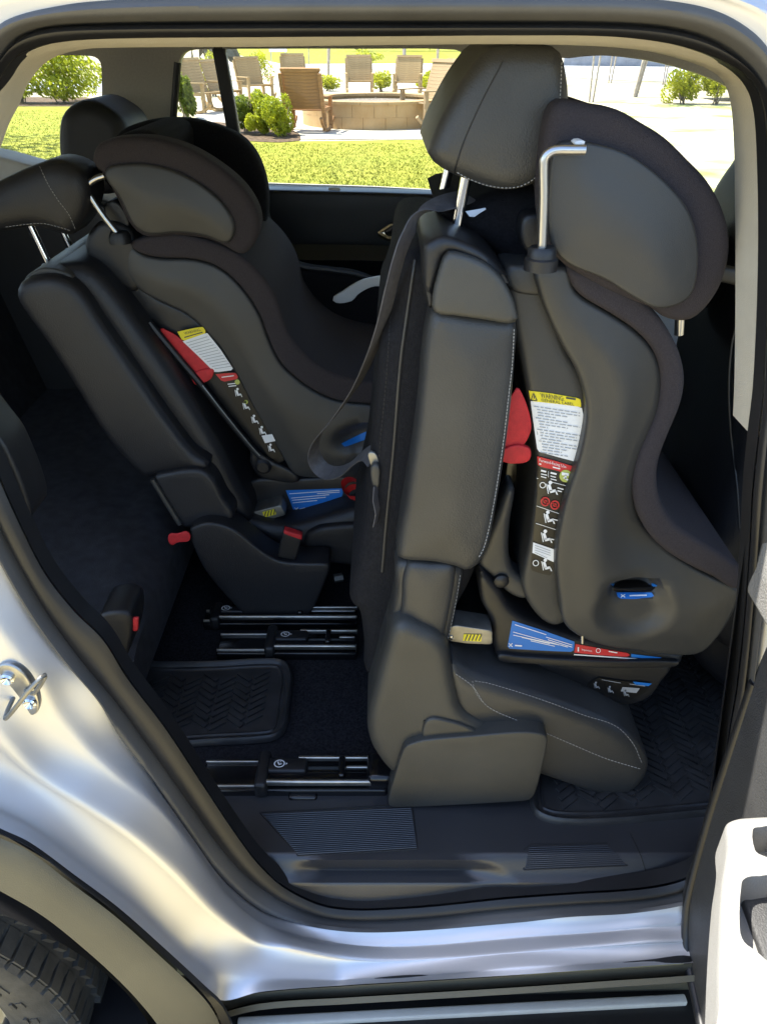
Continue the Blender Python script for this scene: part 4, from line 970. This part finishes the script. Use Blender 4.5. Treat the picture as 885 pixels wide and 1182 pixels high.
fbase = puff('base', [(284, 560), (300, 552), (340, 552), (440, 548), (470, 560), (470, 592), (420, 592), (380, 598), (330, 608), (300, 606), (288, 588)], 1.515, 1.86, .008, M_black, cf, res=.014)
fbl = decal('blue_label', [(330, 566), (362, 565), (395, 563.5), (396, 572.5), (368, 582), (340, 592)], fbase, M_blue, cf)
k = Ink(fbase, .0022)
for a, b in (((334, 570), (392, 566)), ((336, 575), (380, 571)), ((337, 577.5), (376, 574)), ((338, 580.5), (366, 577.6)), ((366, 569.8), (392, 568))): k.line(a, b, .8)
k.line((340, 586), (344, 589.6), .9); k.line((344, 586), (340, 589.6), .9); k.line((346, 588), (352, 586.4), 1.3); k.build('label_print', M_white, fbl)
flb = puff('latch_bar', [(285, 593), (324, 583), (330, 594.5), (288, 606)], 1.47, 1.52, .0015, M_bar, cf, res=.009, corner=True)
k = Ink(flb, .001); k.poly([(303, 591), (317, 587.6), (319, 593.6), (305, 597.4)]); k.build('hatch_label', M_yellow, flb.o)
k = Ink(flb, .0016)
for i in range(4): k.line((305+i*3.7, 597-i*1), (307+i*3.4, 590.4-i*.9), 1.2)
k.build('hatch_stripes', M_ink, flb.o)
for c in ((289.5, 599.5), (295, 598)):
    pr = hit(flb, *c, 0); lathe('rivet', [(pr.y+.002, .006), (pr.y-.003, .005), (pr.y-.004, 0)], M_chrome, flb.o, 12, (pr.x, 0, pr.z))
ftag = decal('blue_tag', [(394, 512), (418, 500), (440, 492), (440, 500), (420, 508), (398, 516)], fsh, M_blue, cf, eps=.003)
# red loop strap
lp = [(397, 568), (396, 558), (404, 553), (414, 556), (421, 562), (420, 572), (410, 575), (400, 571), (404, 563), (414, 561)]
P = [U(p[0], p[1], 1.46-.001*i) for i, p in enumerate(smooth(lp, 5, closed=False))]
v = []
for p in P: v += [p+Vector((-.003, -.010, .011)), p+Vector((.003, .010, -.011))]
lo_ = mesh_obj('red_loop', v+[q+Vector((.0012, 0, -.0012)) for q in v], [(2*i, 2*i+1, 2*i+3, 2*i+2) for i in range(len(P)-1)]+[(2*i+2*len(P), 2*i+2+2*len(P), 2*i+3+2*len(P), 2*i+1+2*len(P)) for i in range(len(P)-1)], M_red, cf)

# ================================================================== SEAT BELT
sb_ = thing('seat_belt', 'dark grey seat belt strap looping down with its buckle tongue beside the seatback', 'seat belt', (.0, 1.15, .9))
path = [(540, 226, 1.02), (503, 238, .985), (482, 252, .962), (470, 272, .950), (462, 292, .945), (453, 325, .95), (443, 366, .97), (431, 402, 1.0), (412, 444, 1.08), (386, 481, 1.15), (367, 504, 1.20), (362, 522, 1.22), (368, 538, 1.22), (381, 546, 1.20), (398, 542, 1.16), (414, 528, 1.10), (424, 523, 1.05), (432, 530, 1.0)]
PP = smooth(path, 8, closed=False); C_ = [U(p[0], p[1], p[2]) for p in PP]
def ribbon(name, C_, wdir, wd, th, material, parent):
    v = []; f = []; n_ = len(C_)
    for i, c in enumerate(C_):
        t = (C_[min(i+1, n_-1)]-C_[max(i-1, 0)]).normalized(); wv = wdir(i/(n_-1)); wv = (wv-t*wv.dot(t)).normalized(); nn = t.cross(wv)
        for a, b in ((-1, -1), (-.5, -1), (0, -1), (.5, -1), (1, -1), (1, 1), (0, 1), (-1, 1)):
            rid = .25*abs(math.sin(a*math.pi*2))
            v.append(c+wv*(a*wd/2)+nn*(b*th/2))
    for i in range(n_-1):
        for k in range(8): f.append((i*8+k, i*8+(k+1) % 8, (i+1)*8+(k+1) % 8, (i+1)*8+k))
    return mesh_obj(name, v, f, material, parent)
ribbon('webbing', C_, lambda s: Vector((.55+.25*s, .75, .15+.75*s)) if s > .5 else Vector((.55+.25*s, .9-.3*s, .2+.5*s)), .030, .0015, M_belt, sb_)
tg = puff('tongue', [(425, 523), (433, 523), (437, 532), (437, 541), (430, 540), (426, 532)], .962, .968, .0015, M_bar, sb_, res=.006)
puff('buckle', [(429, 538), (437, 537), (438, 555), (436, 563), (431, 562), (428, 550)], .952, .968, .003, M_plastic, sb_, res=.006)
ribbon('hanging_strap', [U(434, 560, .955), U(433, 575, .95), U(436, 590, .95), U(433, 605, .95)], lambda s: Vector((.3, .9, 0)), .02, .0012, M_belt, sb_)

# ================================================================== FRONT SEAT
fs2 = thing('front_seat', 'black front seat seen from behind at right beside the door pillar', 'car seat', (.8, 1.2, .57))
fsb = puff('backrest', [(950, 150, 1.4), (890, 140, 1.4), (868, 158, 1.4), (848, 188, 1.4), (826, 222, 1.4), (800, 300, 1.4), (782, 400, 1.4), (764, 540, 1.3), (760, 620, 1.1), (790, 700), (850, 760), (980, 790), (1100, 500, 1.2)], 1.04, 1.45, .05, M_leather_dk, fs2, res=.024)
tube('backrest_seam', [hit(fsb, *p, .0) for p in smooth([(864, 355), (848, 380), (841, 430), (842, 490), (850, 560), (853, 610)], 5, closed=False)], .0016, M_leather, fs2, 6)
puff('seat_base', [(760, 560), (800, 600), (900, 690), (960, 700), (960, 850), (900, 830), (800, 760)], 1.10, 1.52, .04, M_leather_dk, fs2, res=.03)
rbox('back_strap', U(845, 318, 1.0), (.14, .02, .02), M_black, fs2, .005, M=Matrix.Rotation(.2, 3, 'Y'))

# ================================================================== GROUNDS
def ground_mat(name, c1, c2, scale, c3=None, s3=.4, bump=.3, rough=.95):
    m = bpy.data.materials.new(name); m.use_nodes = True; n = m.node_tree.nodes; l = m.node_tree.links; b = n['Principled BSDF']
    b.inputs['Roughness'].default_value = rough; b.inputs['Specular IOR Level'].default_value = .15
    tc = n.new('ShaderNodeTexCoord'); no = n.new('ShaderNodeTexNoise'); no.inputs['Scale'].default_value = scale; no.inputs['Detail'].default_value = 8
    l.new(tc.outputs['Object'], no.inputs[0]); cr = n.new('ShaderNodeValToRGB'); cr.color_ramp.elements[0].position = .35; cr.color_ramp.elements[1].position = .68
    cr.color_ramp.elements[0].color = (*c1, 1); cr.color_ramp.elements[1].color = (*c2, 1); l.new(no.outputs[0], cr.inputs[0]); out = cr.outputs[0]
    if c3:
        n2 = n.new('ShaderNodeTexNoise'); n2.inputs['Scale'].default_value = s3; n2.inputs['Detail'].default_value = 5; l.new(tc.outputs['Object'], n2.inputs[0])
        r2_ = n.new('ShaderNodeMapRange'); r2_.inputs[1].default_value = .48; r2_.inputs[2].default_value = .66; l.new(n2.outputs[0], r2_.inputs[0])
        mx = n.new('ShaderNodeMix'); mx.data_type = 'RGBA'; mx.inputs[7].default_value = (*c3, 1); l.new(out, mx.inputs[6]); l.new(r2_.outputs[0], mx.inputs[0]); out = mx.outputs[2]
    l.new(out, b.inputs['Base Color'])
    bp = n.new('ShaderNodeBump'); bp.inputs['Strength'].default_value = bump; bp.inputs['Distance'].default_value = .03; l.new(no.outputs[0], bp.inputs['Height']); l.new(bp.outputs[0], b.inputs['Normal'])
    return m
G_dirt = ground_mat('dry_ground', (.34, .29, .20), (.46, .41, .30), 3., (.30, .27, .15), .5)
G_grass = ground_mat('lawn_grass', (.16, .17, .018), (.30, .29, .045), 5., (.20, .22, .028), .35)
G_conc = ground_mat('pale_concrete', (.42, .38, .31), (.52, .48, .41), 1.2)
G_mulch = ground_mat('mulch', (.06, .04, .026), (.16, .11, .07), 14.)
G_road = ground_mat('road', (.32, .32, .33), (.40, .40, .41), .8)
G_dry = ground_mat('dry_lawn', (.42, .38, .24), (.55, .50, .36), 2., (.24, .27, .08), .6)
def sheet(name, pts, z, m, sm=0):
    P = smooth(pts, sm) if sm else pts
    V = [UZ(p[0], p[1], z) for p in P]
    return kind(mesh_obj(name, V, [tuple(range(len(V)))], m, None, shade=False), 'structure')
kind(mesh_obj('ground', [(-300, -300, 0), (300, -300, 0), (300, 500, 0), (-300, 500, 0)], [(0, 1, 2, 3)], G_dirt, None, shade=False), 'structure')
kind(mesh_obj('unseen_pavement_strip', [(-60, -3.2, .004), (60, -3.2, .004), (60, 4.2, .004), (-60, 4.2, .004)], [(0, 1, 2, 3)], ground_mat('warm_bounce_pavement', (.46, .38, .19), (.54, .46, .26), 2.5), None, shade=False), 'structure')  # unseen pavement, its reach and warm tone shaped for the bounce light
kind(mesh_obj('unseen_dark_ground', [(-80, -60, .002), (80, -60, .002), (80, -3.1, .002), (-80, -3.1, .002)], [(0, 1, 2, 3)], ground_mat('unseen_dark_asphalt', (.05, .05, .05), (.07, .07, .068), 30.), None, shade=False), 'structure')  # unseen dark ground, added to limit bounce light and darken paint reflections
sheet('lawn', [(-900, 128), (-200, 124), (0, 123), (112, 123), (205, 140), (222, 158), (300, 164), (345, 163), (440, 162), (520, 161), (600, 159), (640, 190), (720, 230), (900, 300), (900, 560), (-900, 560)], .008, G_grass)
sheet('dry_lawn', [(600, 159), (600, 118), (900, 122), (1200, 124), (1200, 480), (900, 480), (720, 240), (640, 190)], .006, G_dry)
sheet('patio', [(215, 127), (262, 108), (268, 88), (330, 82), (520, 84), (600, 100), (600, 158), (520, 160.5), (440, 161), (340, 160), (250, 150)], .012, G_conc)
sheet('mulch_bed', [(205, 152), (222, 141), (280, 143), (330, 148), (346, 155), (345, 162.5), (300, 163.5), (222, 157)], .016, G_mulch, 2)
sheet('mulch_bed', [(-120, 122.5), (-100, 114), (0, 112), (100, 112), (112, 117), (108, 122)], .016, G_mulch)
sheet('road', [(-900, 96), (100, 92), (200, 85), (300, 74), (520, 73), (700, 76), (1500, 84), (1500, 100), (900, 98), (700, 92), (520, 80), (320, 80), (262, 86), (120, 106), (-900, 112)], .018, G_road)
sheet('path', [(262, 88), (262, 72), (276, 64), (300, 68), (335, 76), (330, 83)], .024, G_conc)
sheet('far_lawn', [(250, 63), (330, 74), (520, 73), (640, 75), (640, 52), (250, 52)], .012, G_grass)
# short grass blades on the near part of the lawn
v = []; f = []; rg = np.random.RandomState(4)
for i in range(60000):
    px = rg.uniform(-40, 660); py = rg.uniform(126, 232)
    if py < 166 and px > 200: continue
    if py < 128+(max(px-60, 0))*.3 and px < 200: continue
    if px > 560 and py < 160+(px-560)*.5: continue
    p = UZ(px, py, .008); a = rg.uniform(0, 6.28); h = rg.uniform(.012, .035); wv = Vector((math.cos(a), math.sin(a), 0))*rg.uniform(.004, .010)
    t = Vector((rg.uniform(-.03, .03), rg.uniform(-.03, .03), h)); q = len(v); v += [p-wv, p+wv, p+t]; f.append((q, q+1, q+2))
M_blade = mat('grass_blade', (.15, .18, .02), .8, var=.5, vscale=.9, col2=(.34, .31, .055), spec=.2)
kind(mesh_obj('grass', v, f, M_blade, None, shade=False), 'stuff')

# ---- foliage
def leaf_mat(name, c1, c2):
    m = mat(name, c1, .5, var=.5, vscale=3.2, col2=c2, spec=.3); n = m.node_tree.nodes; l = m.node_tree.links
    b = n['Principled BSDF']; tr_ = n.new('ShaderNodeBsdfTranslucent'); mx = n.new('ShaderNodeMixShader'); mx.inputs[0].default_value = .42
    tr_.inputs[0].default_value = (c2[0]*1.2, c2[1]*1.3, c2[2], 1)
    l.new(b.outputs[0], mx.inputs[1]); l.new(tr_.outputs[0], mx.inputs[2]); l.new(mx.outputs[0], n['Material Output'].inputs[0]); return m
ML = [leaf_mat('leaf_bright', (.10, .15, .015), (.42, .42, .03)), leaf_mat('leaf_dark', (.05, .08, .015), (.19, .22, .03)), leaf_mat('leaf_yellow', (.16, .20, .015), (.46, .44, .03))]
M_bark = mat('bark', (.20, .16, .12), .9, var=.3, vscale=20, bump=.6, bscale=40)
M_paletrunk = mat('pale_bark', (.36, .31, .25), .85, var=.25, vscale=10, bump=.4, bscale=30)
def foliage(v, f, c, rad, nleaf, size, rg, lobes=7):
    L = [(np.array([rg.normal()*.5, rg.normal()*.5, rg.uniform(-.35, .7)]), rg.uniform(.38, .62)) for _ in range(lobes)]
    for i in range(nleaf):
        b, r_ = L[rg.randint(lobes)]; d = rg.normal(size=3); d /= np.linalg.norm(d); p = b+d*r_*rg.uniform(.55, 1.05)**.6
        p = Vector((c[0]+p[0]*rad[0], c[1]+p[1]*rad[1], max(c[2]+p[2]*rad[2], .02)))
        a = Vector(rg.normal(size=3)).normalized(); u = a.orthogonal().normalized(); w_ = a.cross(u); s_ = size*rg.uniform(.6, 1.3)
        q = len(v); v += [p-u*s_*.4, p+w_*s_, p+u*s_*.4, p-w_*s_]; f.append((q, q+1, q+2, q+3))
def bush(px, py, wpx, hpx, label, m, group, nleaf=900, size=.05, seed=1, tall=1.):
    rg = np.random.RandomState(seed); p = UZ(px, py, 0); dep = p.y*CP+CH*SP; k = dep/F
    w_, h = wpx*k, hpx*k*1.06
    t = thing('bush', label, 'bush', p, group); v = []; f = []
    foliage(v, f, (p.x, p.y+w_*.35, h*.46), (w_*.52, w_*.5, h*.52), int(nleaf*2.2), size*.85, rg, 12)
    kind(mesh_obj('foliage', v, f, m, t, shade=False), 'stuff')
    v = []; f = []
    for i in range(6):
        a = rg.uniform(0, 6.28); e = Vector((p.x+math.cos(a)*w_*.3, p.y+w_*.35+math.sin(a)*w_*.3, h*rg.uniform(.5, .9)))
        add_tube(v, f, [Vector((p.x+rg.uniform(-.1, .1)*w_, p.y+w_*.35, 0)), e], [.018, .006], 5)
    mesh_obj('stem', v, f, M_bark, t)
    return t
GB = 'bushes round the patio'
bush(60, 121, 84, 56, 'large loose green bush standing alone at far left in the quarter window', ML[0], GB, 2600, .075, 11)
bush(20, 120, 40, 38, 'smaller half of the leafy shrub pair at the left lawn edge', ML[0], GB, 900, .07, 12)
bush(212, 138, 24, 46, 'dark narrow bush beside the rear window frame', ML[1], GB, 1200, .055, 13)
bush(283, 155, 32, 38, 'leftmost of the three clipped bushes in the mulch, touching the window bar', ML[1], GB, 2400, .038, 14)
bush(303, 157, 32, 42, 'middle of the three clipped bushes in the mulch', ML[0], GB, 2600, .038, 15)
bush(325, 159, 32, 42, 'rightmost clipped bush in the mulch, beside the nearest rocking chair', ML[0], GB, 2400, .038, 16)
bush(246, 112, 26, 44, 'thin yellow green shrub between the left chairs', ML[2], GB, 600, .06, 17)
bush(300, 98, 18, 34, 'tall thin shrub behind the left back chair', ML[2], GB, 500, .06, 18)
bush(378, 106, 26, 18, 'low yellow green shrub just right of the nearest rocking chair', ML[2], GB, 700, .06, 19)
bush(440, 107, 22, 20, 'low bright shrub right of the middle back chair', ML[2], GB, 700, .06, 20)
bush(494, 107, 26, 20, 'low bright shrub behind the right back chair', ML[2], GB, 700, .06, 21)
bush(423, 73, 24, 14, 'distant small shrub at the edge of the far lawn', ML[2], GB, 400, .10, 22)
bush(790, 121, 34, 34, 'left bush of the bright pair seen through the front window', ML[2], GB, 1300, .06, 23)
bush(828, 122, 38, 38, 'right bush of the bright pair, hiding the parked car', ML[2], GB, 1400, .06, 24)

# ---- thin trees
def thin_tree(px, py, top, label, lean=0., n=2, r=.035, seed=1, crown=True):
    rg = np.random.RandomState(seed); p = UZ(px, py, 0); t = thing('tree', label, 'tree', p, 'young trees along the road')
    H = 4.2
    for i in range(n):
        a = rg.uniform(0, 6.28); dx = lean+math.cos(a)*.22*(n > 1); dy = math.sin(a)*.2
        P = [p+Vector((.06*math.cos(a), .06*math.sin(a), 0)), p+Vector((dx*.5, dy*.5, H*.33)), p+Vector((dx*1.1, dy, H*.66)), p+Vector((dx*1.6, dy*1.8, H))]
        tube('trunk', P, [r, r*.85, r*.6, r*.3], M_paletrunk, t, 7)
        v = []; f = []
        for k in range(7):
            s_ = rg.uniform(.45, .95); q = p.lerp(P[3], s_); e = q+Vector((rg.uniform(-.7, .7), rg.uniform(-.7, .7), rg.uniform(.4, 1.)))
            add_tube(v, f, [q, q.lerp(e, .5)+Vector((0, 0, .05)), e], [r*.4, r*.28, r*.12], 5)
        mesh_obj('branch', v, f, M_paletrunk, t)
    v = []; f = []; foliage(v, f, (p.x+lean*1.5, p.y, H+.9), (1.3, 1.3, 1.1), 700, .09, rg, 9)
    kind(mesh_obj('crown', v, f, ML[2], t, shade=False), 'stuff')
    return t
thin_tree(357, 76, 55, 'single thin tree behind the left back chairs', 0, 1, .03, 31)
thin_tree(378, 92, 55, 'many stemmed thin tree between the two back chairs', .1, 4, .03, 32)
thin_tree(467, 74, 55, 'pale thick trunked tree on the far lawn left of the headrest', 0, 3, .09, 33)
thin_tree(503, 88, 55, 'many stemmed thin tree right of the back chairs beside the headrest', 0, 4, .03, 34)
thin_tree(682, 118, 60, 'first thin tree right of the headrest through the front window', .05, 2, .03, 35)
thin_tree(731, 112, 60, 'thicker leaning pair of trunks in the middle of the front window', .35, 2, .06, 36)
thin_tree(703, 96, 60, 'slim distant tree between the front window trunks', .1, 3, .03, 37)
thin_tree(766, 98, 60, 'slim distant tree left of the bright bushes', .1, 2, .03, 38)
# broad tree off to the left, whose shade dapples the lawn
rg = np.random.RandomState(50)
def big_tree(loc, H, label, R_, nleaf, mt, seed, r=.16):
    rg = np.random.RandomState(seed); p = Vector(loc); t = thing('tree', label, 'tree', p, 'broad trees')
    tube('trunk', [p, p+Vector((.05, .02, H*.3)), p+Vector((-.05, .1, H*.6)), p+Vector((.1, 0, H*.9))], [r, r*.8, r*.6, r*.25], M_bark, t, 12)
    v = []; f = []
    for k in range(12):
        s_ = rg.uniform(.4, .85); a = rg.uniform(0, 6.28); q = p+Vector((0, 0, H*s_)); e = q+Vector((math.cos(a)*R_*.7, math.sin(a)*R_*.7, H*.18))
        add_tube(v, f, [q, q.lerp(e, .5)+Vector((0, 0, .15)), e], [r*.4, r*.25, r*.08], 6)
    mesh_obj('limb', v, f, M_bark, t)
    v = []; f = []; foliage(v, f, (p.x, p.y, H*.85), (R_, R_, H*.38), nleaf, .16, rg, 16)
    kind(mesh_obj('crown', v, f, mt, t, shade=False), 'stuff'); return t
big_tree((-10.4, 13.6, 0), 6.5, 'broad green tree left of the lawn shading the grass', 3.0, 2600, ML[0], 51)
pt = UZ(862, 168, 0)
big_tree((pt.x+.2, pt.y, 0), 6.5, 'rough brown tree trunk at the right end of the front window', 2.2, 1600, ML[0], 52, .26)
# far hedge and boundary wall
def hedge(px0, px1, py, h, m, seed, label):
    rg = np.random.RandomState(seed); a = UZ(px0, py, 0); b = UZ(px1, py, 0); v = []; f = []
    t = thing('hedge', label, 'hedge', a)
    n_ = 14
    for i in range(n_):
        c = a.lerp(b, i/(n_-1)); foliage(v, f, (c.x, c.y, h*.45), ((b-a).length/n_*.9, 1.5, h*.55), 160, h*.11, rg, 5)
    kind(mesh_obj('foliage', v, f, m, t, shade=False), 'stuff')
    return t
hedge(395, 640, 59, 7., ML[1], 61, 'dark distant hedge closing the far lawn behind the back chairs')
hedge(-200, 260, 79, 5., mat('leaf_grey', (.14, .13, .09), .8, var=.4, vscale=1.2, col2=(.24, .22, .15)), 62, 'greyish dry hedge beyond the road at far left')
hedge(230, 400, 53.5, 9., ML[1], 63, 'dark tree belt at the far end of the lawn')
wa, wb = UZ(650, 76, 0), UZ(1000, 80, 0); dv = wb-wa
bw = rbox('boundary_wall', ((wa+wb)/2+Vector((0, 0, 1.))), (dv.length, .3, 2.2), mat('wall_grey', (.22, .24, .28), .9, var=.2, vscale=2), None, .02, rot=math.atan2(dv.y, dv.x))
tag(bw, 'long blue grey wall beyond the road at the top of the front window', 'wall')
# sign
sp = UZ(322, 77, 0); sg = thing('sign', 'small white sign board on posts beyond the path', 'sign', sp)
rbox('board', sp+Vector((0, 0, 1.0)), (1.1, .05, .42), M_white, sg, .01); 
for s_ in (-.45, .45): rbox('post', sp+Vector((s_, .05, .5)), (.06, .06, 1.), M_steel, sg, .005)
# parked car behind the right bushes
pc = UZ(862, 120, 0)+Vector((.1, 1.0, 0)); pk_ = thing('parked_car', 'pale silver car parked behind the bright bushes at right', 'car', pc)
bx, by = pc.x+1.4, pc.y
prof = [(-2.15, .35), (-2.2, .62), (-2.05, .82), (-1.2, .92), (-.6, 1.38), (.7, 1.42), (1.4, .98), (2.1, .88), (2.2, .6), (2.15, .32)]
rows_ = []
for yy, sc_, in ((0, .98), (.06, 1.), (1.64, 1.), (1.7, .98)): rows_.append([Vector((bx+x*sc_, by+yy, .3+(z-.3)*sc_)) for x, z in prof])
v = [p for r_ in rows_ for p in r_]; n_ = len(prof); f = [(i*n_+k_, i*n_+(k_+1) % n_, (i+1)*n_+(k_+1) % n_, (i+1)*n_+k_) for i in range(3) for k_ in range(n_)]+[tuple(range(n_)), tuple(3*n_+i for i in range(n_))]
mesh_obj('body', v, f, mat('pale_paint', (.62, .63, .64), .3, .3), pk_)
mesh_obj('window', [Vector((bx+x, by-.006, z)) for x, z in ((-1.0, .95), (-.52, 1.32), (.66, 1.35), (1.2, .98))], [(0, 1, 2, 3)], M_gloss, pk_, shade=False)
for x in (-1.35, 1.35):
    wv = bpy.data.objects.new('wheel', None); COL.objects.link(wv); wv.location = (bx+x, by, .32); attach(wv, pk_)
    lathe('tyre', [(by-.02, .2), (by-.03, .24), (by-.02, .31), (by+.18, .31)], M_tyre, wv, 28, (bx+x, 0, .32))
    lathe('rim', [(by-.015, .205), (by-.025, .19), (by-.005, .06), (by-.02, 0)], M_steel, wv, 28, (bx+x, 0, .32))
    for k_ in range(5):
        a = k_*1.2566; rbox('spoke', (bx+x+.1*math.cos(a), by-.025, .32+.1*math.sin(a)), (.18, .015, .03), M_steel, wv, 0, M=Matrix.Rotation(-a, 3, 'Y'))

# ---- fire pit
fpc = UZ(432, 151, 0); RP = 1.62; pit = thing('fire_pit', 'round tan stone fire pit wall in the middle of the chairs', 'fire pit', (fpc.x, fpc.y+RP, 0))
M_stone = mat('tan_stone', (.36, .22, .09), .9, var=.25, vscale=2.2, bump=.5, bscale=25, col2=(.43, .29, .14))
M_cap = mat('cap_stone', (.36, .24, .11), .9, var=.2, vscale=3, bump=.4, bscale=25)
cpit = Vector((fpc.x, fpc.y+RP, 0)); NB = 22
def wedge(name, r0, r1, z0, z1, a0, a1, m, parent, n=4):
    v = []; f = []
    for i in range(n+1):
        a = a0+(a1-a0)*i/n
        for r_, z in ((r0, z0), (r1, z0), (r1, z1), (r0, z1)): v.append(cpit+Vector((r_*math.cos(a), r_*math.sin(a), z)))
    for i in range(n):
        for k_ in range(4): f.append((i*4+k_, i*4+(k_+1) % 4, (i+1)*4+(k_+1) % 4, (i+1)*4+k_))
    f += [(0, 1, 2, 3), tuple(n*4+q for q in (0, 1, 2, 3))]
    return mesh_obj(name, v, f, m, parent, shade=False)
for row, (z0, z1) in enumerate(((.0, .235), (.237, .47))):
    for i in range(NB):
        a = 2*math.pi*(i+(.5 if row else 0))/NB; g = .0022; o_ = random.uniform(-.006, .006)
        wedge('stone', RP-.30, RP+o_, z0, z1, a+g, a+2*math.pi/NB-g, M_stone, pit)
for i in range(18):
    a = 2*math.pi*i/18; wedge('cap_stone', RP-.36, RP+.025, .472, .525, a+.003, a+2*math.pi/18-.003, M_cap, pit)
v = [cpit+Vector((1.3*math.cos(2*math.pi*i/24), 1.3*math.sin(2*math.pi*i/24), .42)) for i in range(24)]
mesh_obj('gravel_fill', v, [tuple(range(24))], mat('pit_gravel', (.16, .13, .10), .95, var=.5, vscale=14), pit, shade=False)

# ---- rocking chairs
M_wood = mat('weathered_wood', (.28, .19, .095), .8, var=.25, vscale=5, bump=.3, bscale=40, col2=(.32, .23, .13), stretch=(1, 1, 6))
M_woodo = mat('orange_wood', (.30, .15, .05), .75, var=.25, vscale=5, bump=.3, bscale=40, stretch=(1, 1, 6))
M_woodg = mat('tan_wood', (.36, .25, .12), .85, var=.2, vscale=5, bump=.3, bscale=40, stretch=(1, 1, 6))
SL = {}
def share(key, size, m):
    if key not in SL:
        v = []; f = []; add_box(v, f, (0, 0, 0), size); o = mesh_obj('slat', v, f, m, None, shade=False); SL[key] = o.data; bpy.data.objects.remove(o)
    return SL[key]
def rocker(label, m, key):
    """front faces -y; origin on the ground between the rockers"""
    t = thing('rocking_chair', label, 'chair', (0, 0, 0), 'wooden rocking chairs round the fire pit')
    def part(name, me, loc, rx=0.):
        o = bpy.data.objects.new(name, me); COL.objects.link(o); o.location = loc; o.rotation_euler = (rx, 0, 0); o.parent = t; return o
    tilt = math.radians(-17)
    for k_ in range(11):       # horizontal back slats
        s_ = .03+k_*.062; y = .24+s_*math.sin(-tilt); z = .42+s_*math.cos(tilt)
        part('back_slat', share(key+'b', (.76, .018, .059), m), (0, y, z), tilt)
    part('head_slat', share(key+'h', (.80, .06, .06), m), (0, .24+.72*math.sin(-tilt), .42+.72*math.cos(tilt)), tilt)
    for k_ in range(7): part('seat_slat', share(key+'s', (.76, .062, .018), m), (0, -.24+k_*.068, .44-k_*.008))
    for sx in (-.40, .40):
        part('back_post', share(key+'p', (.07, .05, 1.02), m), (sx, .24+.1, .56), tilt)
        part('front_leg', share(key+'l', (.07, .07, .60), m), (sx, -.24, .33))
        part('rear_leg', share(key+'k', (.07, .07, .42), m), (sx, .24, .23))
        part('armrest', share(key+'a', (.085, .62, .022), m), (sx*1.08, -.02, .64))
        part('side_rail', share(key+'r', (.035, .56, .07), m), (sx, .0, .41))
        v = []; f = []; P = [Vector((sx, .58*math.sin(a)*1.0, .62-.60*math.cos(a)+.005)) for a in np.linspace(-.85, .95, 12)]
        add_tube(v, f, P, .036, 6); o = mesh_obj('rocker', v, f, m, None); o.parent = t
    return t
def place(t, px, py, deg, sc=1.):
    p = UZ(px, py, .012); t.location = p; t.rotation_euler = (0, 0, math.radians(deg)); t.scale = (sc, sc, sc); return t
c0 = place(rocker('nearest orange brown rocking chair, seen from behind in front of the fire pit', M_woodo, 'o'), 357, 151, 168, 1.0)
pr_ = rocker('weathered rocking chair in profile at the right end of the fire pit, by the headrest', M_wood, 'w'); place(pr_, 489, 147, -58, 1.1)
pg = rocker('tan slatted chair left of the two facing us behind the fire pit', M_woodg, 'g'); place(pg, 415, 111, 4, 1.0)
for lab_, px, py, dg, sc in (('tan slatted chair right of the two facing us behind the fire pit', 470, 112, -8, 1.),
                            ('tan slatted chair behind the nearest rocking chair, facing us', 341, 106, 12, 1.),
                            ('tan chair turned three quarters, right of the window bar', 297, 117, 40, 1.),
                            ('tan rocking chair just right of the window bar behind the bushes', 262, 126, 70, 1.),
                            ('tan rocking chair in profile at the far left of the patio', 240, 130, 62, 1.05),
                            ('tan slatted chair partly behind the right rocking chair', 517, 124, -40, 1.)):
    c = copy_tree(pg); c['label'] = lab_; place(c, px, py, dg, sc)
